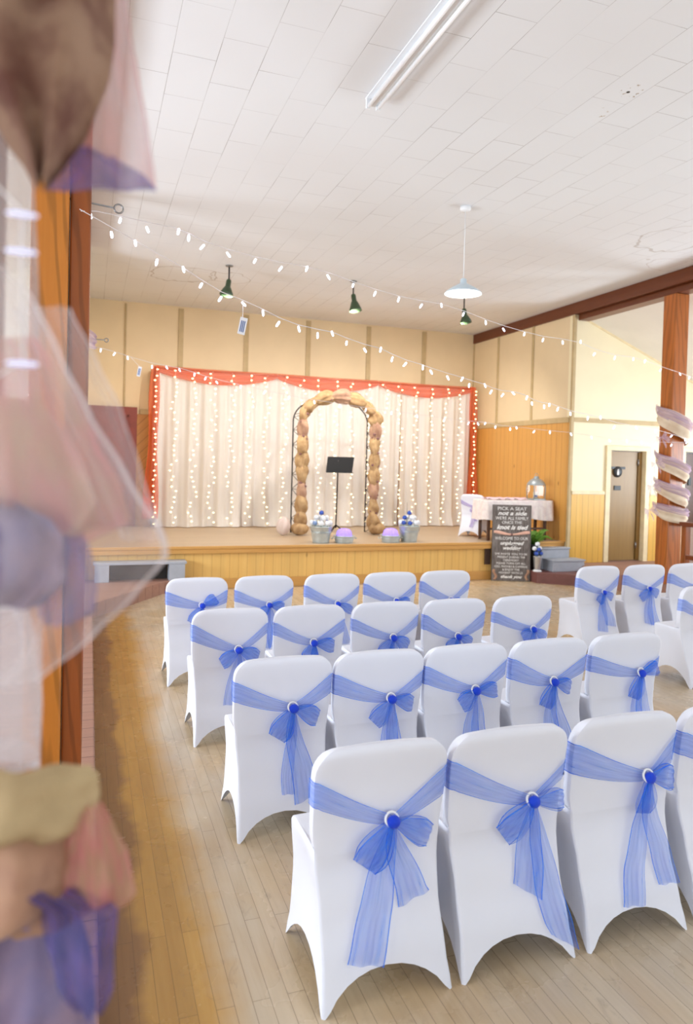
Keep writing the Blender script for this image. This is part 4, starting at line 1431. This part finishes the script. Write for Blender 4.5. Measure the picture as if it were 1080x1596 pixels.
mid_px = [(174, 366), (211, 379), (244, 409), (286, 420), (313, 445), (343, 466), (380, 474), (410, 488), (433, 505), (466, 513), (495, 523), (518, 520), (540, 535), (569, 546), (593, 545), (611, 560), (631, 568),
          (659, 573), (672, 580), (698, 589), (720, 591), (731, 601), (756, 601), (765, 611), (783, 616), (800, 613), (821, 620), (829, 629), (848, 634), (856, 631), (869, 638), (889, 645), (916, 652), (936, 651),
          (957, 666), (992, 667), (1022, 672), (1046, 680), (1068, 686)]
light_string(A2, B2_, (plane_pt(124, 326, A2, B2_), plane_pt(1100, 694, A2, B2_)), mid_px, 'string of small white lights carrying a large paper tag, crossing below the topmost one', [(378, 508, .038, .088)])
A3, B3_ = (.02, 7.50), (7.70, 7.30)
low_px = [(157, 546), (178, 552), (199, 558), (237, 572), (260, 573), (280, 577), (303, 584), (320, 590), (338, 596), (375, 603), (412, 612), (450, 620), (490, 627), (530, 633), (570, 639), (610, 644), (650, 649), (692, 655),
          (730, 660), (745, 661), (756, 660), (772, 666), (795, 669), (805, 667), (832, 673), (857, 674), (890, 677), (922, 682), (950, 687), (977, 688), (1000, 690), (1022, 692), (1046, 694), (1070, 690)]
light_string(A3, B3_, (plane_pt(146, 540, A3, B3_), plane_pt(1100, 692, A3, B3_)), low_px, 'lowest string of small white lights crossing in front of the ivory drape', [(217, 579, .034, .10)])

# ------------------------------------------------------------------ fabric garlands wound round the posts
M['tulle_white'] = sheer('white_tulle', (238, 232, 236), a0=.30, hem=.30, streak=.25, nscale=8, trans=.5)
M['tulle_veil'] = sheer('white_veil', (240, 236, 240), a0=.27, hem=.45, streak=.12, nscale=6, trans=.5)
M['tulle_pink'] = sheer('blush_pink_tulle', (228, 176, 178), a0=.50, hem=.2, streak=.25, rgb2=(222, 190, 196), nscale=6, trans=.5)
M['tulle_rose'] = sheer('rose_tulle', (222, 150, 148), a0=.62, hem=.15, streak=.2, rgb2=(206, 168, 140), nscale=6, trans=.4)
M['tulle_blue'] = sheer('dusk_blue_organza', (70, 84, 160), a0=.58, hem=.1, streak=.2, rgb2=(120, 104, 180), nscale=6, trans=.4)
M['tulle_lilac'] = sheer('pale_lilac_organza', (228, 206, 216), a0=.60, hem=.15, streak=.25, rgb2=(190, 168, 206), nscale=10, trans=.4)
M['burlap_soft'] = cloth('soft_burlap', (150, 120, 100), (104, 70, 60), rough=.95, scale=220, bump=.5, sheen=0, blotch=16)
M['burlap_cream'] = cloth('cream_burlap', (226, 210, 186), (212, 190, 164), rough=.95, scale=200, bump=.4, sheen=0, blotch=8)
M['burlap_tan'] = cloth('tan_burlap', (186, 164, 126), (170, 146, 110), rough=.95, scale=220, bump=.5, sheen=0, blotch=8)
M['mauve_grey'] = cloth('mauve_grey_cloth', (150, 130, 150), (126, 118, 152), rough=.9, scale=160, bump=.3, sheen=0, blotch=14)

def wrap(rows, mat, name, parent, YC=.80, dep=.05, seed=0, wr=.012, tilt=0.0, xmin=-.30):
    """cloth wrapped round the near post: rows of (pixel height, pixel reach) give how far it billows into the hall at each height"""
    g = random.Random(seed); ph = g.random() * 6
    ks = [(at(x, y, YC).z, at(x, y, YC).x) for y, x in rows]
    ks.sort()
    def reach(z):
        if z <= ks[0][0]: return ks[0][1]
        for (a, p), (b, q) in zip(ks, ks[1:]):
            if z <= b:
                t = (z - a) / max(1e-6, b - a); t = t * t * (3 - 2 * t) * .4 + t * .6
                return p + (q - p) * t
        return ks[-1][1]
    z0, z1 = ks[0][0], ks[-1][0]
    mb = MB()
    def fn(u, v):
        z = z0 + (z1 - z0) * v
        xr = reach(z); cx = (xr + xmin) / 2; rx = (xr - xmin) / 2
        a = 2 * PI * u
        w_ = 1 + wr / max(rx, .05) * (math.sin(5 * a + ph + z * 9) + .7 * math.sin(11 * a + ph * 2 - z * 14))
        ca = math.cos(a); sa = math.sin(a)
        d = dep * (.75 + .25 * (rx / .2))
        return (cx + rx * ca * (1 if ca > .9 else w_), YC + d * sa * w_, z + tilt * sa + wr * .8 * math.sin(3 * a + ph))
    mb.grid(fn, 72, 26)
    return local(mb, parent).build(name, mat, parent, recalc=False)
gl = empty('fabric_garland', (XL - .08, .94, 1.0))
tag(gl, 'large blurred garland of burlap, blush and blue tulle wound round the near post', 'garland')
def sheet(rows, mat, name, parent, Y0=.78, bulge=.03, seed=0, rip=.006, vert=True, nu=30, nv=24):
    """loose hanging cloth: rows of (pixel height, left, right); its hems run down both sides"""
    g = random.Random(seed); ph = g.random() * 6
    rows = sorted(rows)
    def edge(y, k):
        for a, b in zip(rows, rows[1:]):
            if y <= b[0]:
                t = (y - a[0]) / max(1e-6, b[0] - a[0]); t = t * t * (3 - 2 * t) * .35 + t * .65
                return a[k] + (b[k] - a[k]) * t
        return rows[-1][k]
    y0, y1 = rows[0][0], rows[-1][0]
    mb = MB()
    def fn(u, v):
        py = y0 + (y1 - y0) * u
        xl, xr = edge(py, 1), edge(py, 2)
        p = at(xl + (xr - xl) * v, py, Y0)
        p.y = Y0 - bulge * math.sin(PI * v) * (.4 + .6 * math.sin(PI * min(1, max(0, u)))) + rip * math.sin(v * 14 + ph + u * 3) + rip * .6 * math.sin(u * 11 + ph)
        return p
    mb.grid(fn, nu, nv)
    return local(mb, parent).build(name, mat, parent, recalc=False)
wrap([(-60, 50), (290, 54), (420, 60), (560, 62), (900, 66), (1080, 66), (1230, 62)], M['tulle_white'], 'tulle_lining', gl, .94, .15, 1, .003, 0.0, -.38)
sheet([(-60, -80, 182), (60, -80, 180), (120, -60, 172), (200, 0, 140), (262, 40, 104), (300, 58, 76)], M['burlap_soft'], 'burlap_wrap', gl, .76, .05, 2, .012)
sheet([(-60, 60, 192), (60, 70, 204), (120, 80, 216), (200, 84, 230), (298, 74, 243)], M['tulle_pink'], 'blush_wrap', gl, .80, .02, 3, .006)
sheet([(228, 120, 142), (250, 102, 182), (275, 84, 226), (299, 68, 244)], M['tulle_blue'], 'blue_hem', gl, .785, .01, 4, .003)
sheet([(415, -90, 4), (470, -90, 56), (560, -90, 98), (640, -90, 140), (740, -90, 200), (842, -90, 262), (868, -90, 264), (930, -90, 212), (1000, -90, 142), (1065, -90, 60)], M['tulle_veil'], 'white_veil', gl, .72, .03, 5, .006)
sheet([(480, 20, 110), (560, 60, 152), (640, 100, 190), (740, 150, 222), (842, 190, 258)], M['tulle_veil'], 'white_veil', gl, .80, .02, 15, .006)
sheet([(530, -90, 60), (600, -90, 112), (690, -90, 152), (760, -90, 190), (815, -90, 205), (850, -90, 130)], M['tulle_rose'], 'blush_wrap', gl, .77, .05, 6, .010)
sheet([(620, -90, 60), (700, -90, 120), (780, -90, 150), (830, -90, 120)], M['burlap_cream'], 'burlap_wrap', gl, .80, .04, 7, .012)
sheet([(776, -90, 20), (810, -90, 84), (850, -90, 110), (900, -90, 104), (945, -90, 70)], M['mauve_grey'], 'mauve_wrap', gl, .75, .05, 9, .012)
sheet([(800, 50, 100), (850, 60, 140), (900, 70, 152), (950, 60, 148), (972, 70, 110)], M['tulle_blue'], 'blue_wrap', gl, .77, .03, 8, .008)
wrap([(940, 40), (1000, 56), (1100, 66), (1200, 60)], M['tulle_veil'], 'tulle_tail', gl, .78, .02, 16, .006)
sheet([(1186, -90, 140), (1198, -90, 153), (1240, -90, 156), (1285, -90, 140), (1312, -90, 90)], M['burlap_tan'], 'burlap_wrap', gl, .78, .05, 10, .008)
sheet([(1250, 120, 160), (1275, 110, 176), (1330, 100, 200), (1392, 100, 212), (1420, 90, 184)], M['tulle_rose'], 'blush_wrap', gl, .77, .03, 11, .006)
sheet([(1270, -90, 130), (1320, -90, 160), (1380, -90, 172), (1430, -90, 120), (1450, -90, 60)], M['burlap_pink'], 'dusky_wrap', gl, .79, .05, 12, .012)
sheet([(1390, 20, 120), (1412, 60, 184), (1470, 70, 178), (1530, 90, 176), (1572, 120, 160)], M['tulle_blue'], 'blue_wrap', gl, .75, .03, 13, .008)
sheet([(1400, -90, 90), (1440, -90, 128), (1490, -90, 146), (1560, -90, 150), (1680, -90, 152)], M['mauve_grey'], 'mauve_wrap', gl, .80, .05, 14, .012)
led_dim = led_me.copy(); led_dim.materials[0] = emit('dim_cool_led', (180, 195, 255), 1.3, (240, 240, 255))
# small cool lights wound into it
r = empty('light_string', (XL, .80, 1.9)); tag(r, 'few cool white lights wound into the blurred garland on the near post', 'string lights')
pts = []
for (x, y) in ((34, 334), (32, 392), (34, 567)):
    p = at(x, y, .68)
    b = bpy.data.objects.new('led_bulb', led_dim); b.location = p - r.location; b.rotation_euler = (0, PI / 2, 0); b.scale = (.42, .42, .75); link(b, r); pts.append(p - r.location)
mb = MB(); mb.tube([pts[0] + Vector((-.05, .0, .05))] + [p + Vector((0, .008, .004)) for p in pts] + [pts[-1] + Vector((-.06, .02, -.04))], .0012, 5); mb.build('wire', M['clear_wire'], r)

def helix_wrap(parent, cx, cy, z0, z1, rad, width, mat, name, a0=200, a1=-30, seed=0, bulge=.03, fray=.02):
    """band of cloth slung round a post, falling from one side to the other"""
    g = random.Random(seed); ph = g.random() * 6
    mb = MB()
    def fn(u, v):
        a = (a0 + (a1 - a0) * u) * PI / 180
        z = z0 + (z1 - z0) * u
        s = (v - .5) * 2
        wd = width * (.55 + .45 * math.sin(PI * min(1, max(0, u * .8 + .1)))) / 2
        r = rad + bulge * math.sin(PI * u) * (1 - .5 * s * s) + .010 * math.sin(s * 8 + ph + u * 4)
        return (cx + r * math.cos(a), cy - r * math.sin(a) * 1.0, z + s * wd - .05 * math.sin(PI * u) * (s < 0) * abs(s) + fray * .3 * math.sin(u * 17 + ph))
    mb.grid(fn, 36, 12)
    return local(mb, parent).build(name, mat, parent, recalc=False)
g2 = empty('fabric_garland', (7.27, 7.53, 1.1)); tag(g2, 'burlap and lilac organza garland wound round the post beside the balustrade', 'garland')
for k, (za, zb_, w_) in enumerate([(2.52, 2.14, .26), (1.92, 1.60, .17), (1.57, 1.28, .17), (1.24, 1.08, .15)]):
    helix_wrap(g2, 7.27, 7.53, za, zb_, .185, w_, M['burlap_cream'], 'burlap_wrap', 215, -40, 40 + k, .045)
    helix_wrap(g2, 7.27, 7.53, za + .07, zb_ + .05, .20, w_ * .45, M['tulle_lilac'], 'lilac_wrap', 220, -45, 50 + k, .05)
for k, (px, py) in enumerate([(1030, 682), (1022, 722), (1016, 758), (1012, 795)]):
    p = at(px, py, 7.36); mb = MB(); gg = random.Random(k)
    for q in range(6):
        a = q * 1.05 + k
        d = Vector((math.cos(a) * .10, -.02, math.sin(a) * .08 - .02))
        base = len(mb.v)
        mb.add([p, p + d + Vector((.0, 0, .04)), p + d * 1.15 + Vector((0, -.02, 0)), p + d + Vector((.02, 0, -.05))], [(0, 1, 2), (0, 2, 3)], [(0, .5), (1, 0), (1, .5), (1, 1)], True)
    local(mb, g2).build('bow_knot', M['tulle_lilac'], g2, recalc=False)
g3 = empty('fabric_garland', (XL, 7.42, 2.9)); tag(g3, 'wisp of grey tulle tied to the far wooden post at the left of the stage', 'garland')
helix_wrap(g3, XL - .03, 7.53, 2.98, 2.84, .16, .14, M['tulle_lilac'], 'tulle_wrap', 200, -30, 70, .02)

# ------------------------------------------------------------------ balustrade and the table behind it
bs = empty('balustrade', (7.27, 6.2, ZPR)); tag(bs, 'dark wooden balustrade running from the garlanded post along the aisle', 'balustrade')
Y0b, Y1b = 4.6, 7.28
def rl(lo, hi): return MB().box([a - b for a, b in zip(lo, bs.location)], [a - b for a, b in zip(hi, bs.location)])
rl((7.20, Y0b, 1.025), (7.34, Y1b, 1.08)).build('top_rail', M['rail_wood'], bs, .008)
rl((7.235, Y0b, .60), (7.305, Y1b - .02, .655)).build('bottom_rail', M['rail_wood'], bs, .006)
rl((7.23, Y1b - .09, ZPR + .001), (7.31, Y1b - .01, 1.025)).build('newel', M['post_red'], bs, .005)
rl((7.23, Y0b, ZPR + .001), (7.31, Y0b + .08, 1.025)).build('newel', M['post_red'], bs, .005)
y = Y1b - .22
while y > Y0b + .12:
    rl((7.25, y - .018, .655), (7.29, y + .018, 1.025)).build('baluster', M['rail_wood'], bs, .004)
    y -= .135
ct = empty('buffet_table', (8.8, 7.7, ZPR)); tag(ct, 'table under a white cloth in the aisle behind the balustrade', 'table')
local(MB().box((8.12, 7.25, .93), (9.6, 8.05, .96)), ct).build('table_top', M['walnut'], ct, .004)
for x in (8.16, 9.52):
    for yy in (7.29, 7.97):
        local(MB().box((x, yy, ZPR + .001), (x + .04, yy + .04, .93)), ct).build('leg', M['walnut'], ct)
tag(draped('tablecloth', 8.11, 9.61, 7.24, 8.06, .962, .62, M['white_tulle_solid'], .016), 'white cloth hanging over the table behind the balustrade', 'tablecloth')

# ------------------------------------------------------------------ light: daylight at the windows, the lit pendant, added fill over the stage
def area(name, loc, rot, sx, sy, watts, col=(1, 1, 1)):
    L = bpy.data.lights.new(name, 'AREA'); L.shape = 'RECTANGLE'; L.size = sx; L.size_y = sy; L.energy = watts; L.color = col
    o = bpy.data.objects.new(name, L); o.location = loc; o.rotation_euler = rot; link(o)
    return o
COOL = (.80, .90, 1.0)
for (ax, pos, b0, b1, c0, c1) in WIN:
    c = (b0 + b1) / 2; z = (c0 + c1) / 2
    if ax == 'x':
        left = pos < 0
        area('daylight_window', (pos + (-.12 if left else .24), c, z), (0, -PI / 2 if left else PI / 2, 0), c1 - c0, b1 - b0, (330 if left else 300) * (1.9 if b0 > 3 else 1.0), COOL)
    else:
        area('daylight_window', (c, pos - .12, z), (PI / 2, 0, 0), b1 - b0, c1 - c0, 175, COOL)
for i, (x, y) in enumerate([(1.72, 9.6), (3.51, 9.64), (5.36, 9.77)]):  # fill spots added near the green lamps to brighten stage and drape
    L = bpy.data.lights.new('stage_fill_spot', 'SPOT'); L.energy = 480; L.color = (1, .95, .88); L.spot_size = 2.5; L.spot_blend = .8; L.shadow_soft_size = .05
    o = bpy.data.objects.new('stage_fill_spot', L); o.location = (x, y, 3.90); link(o)
    o.rotation_euler = (.62, 0, 0)
L = bpy.data.lights.new('pendant_glow', 'POINT'); L.energy = 55; L.color = (1, .9, .76); L.shadow_soft_size = .04
o = bpy.data.objects.new('pendant_glow', L); o.location = (3.51, 6.461, 3.42); link(o)

wd = bpy.data.worlds.new('overcast'); scene.world = wd; wd.use_nodes = True
bg = wd.node_tree.nodes['Background']; bg.inputs[0].default_value = (.85, .92, 1.0, 1); bg.inputs[1].default_value = 1.0

# ------------------------------------------------------------------ camera
cam = bpy.data.cameras.new('camera')
co = bpy.data.objects.new('camera', cam); link(co)
rt = Vector((AX.x, AY.x, AZ.x)); dn = Vector((AX.y, AY.y, AZ.y)); fw = Vector((AX.z, AY.z, AZ.z))
co.matrix_world = Matrix(((rt.x, -dn.x, -fw.x, 0), (rt.y, -dn.y, -fw.y, 0), (rt.z, -dn.z, -fw.z, CAM_H), (0, 0, 0, 1)))
cam.sensor_fit = 'VERTICAL'; cam.sensor_height = 36.0; cam.sensor_width = 36.0
cam.lens = F_PX / 1596.0 * 36.0
cam.shift_y = -(798.0 - CY) / 1596.0
cam.clip_start = .02; cam.clip_end = 100
cam.dof.use_dof = True; cam.dof.focus_distance = 3.6; cam.dof.aperture_fstop = 2.5
scene.camera = co

vs = scene.view_settings
vs.view_transform = 'Standard'; vs.look = 'None'; vs.gamma = 1.0; vs.exposure = -1.40
try: vs.use_curve_mapping = False
except Exception: pass
scene.cycles.max_bounces = 8
scene.cycles.transparent_max_bounces = 24
scene.cycles.sample_clamp_indirect = 6.0
scene.cycles.use_denoising = True
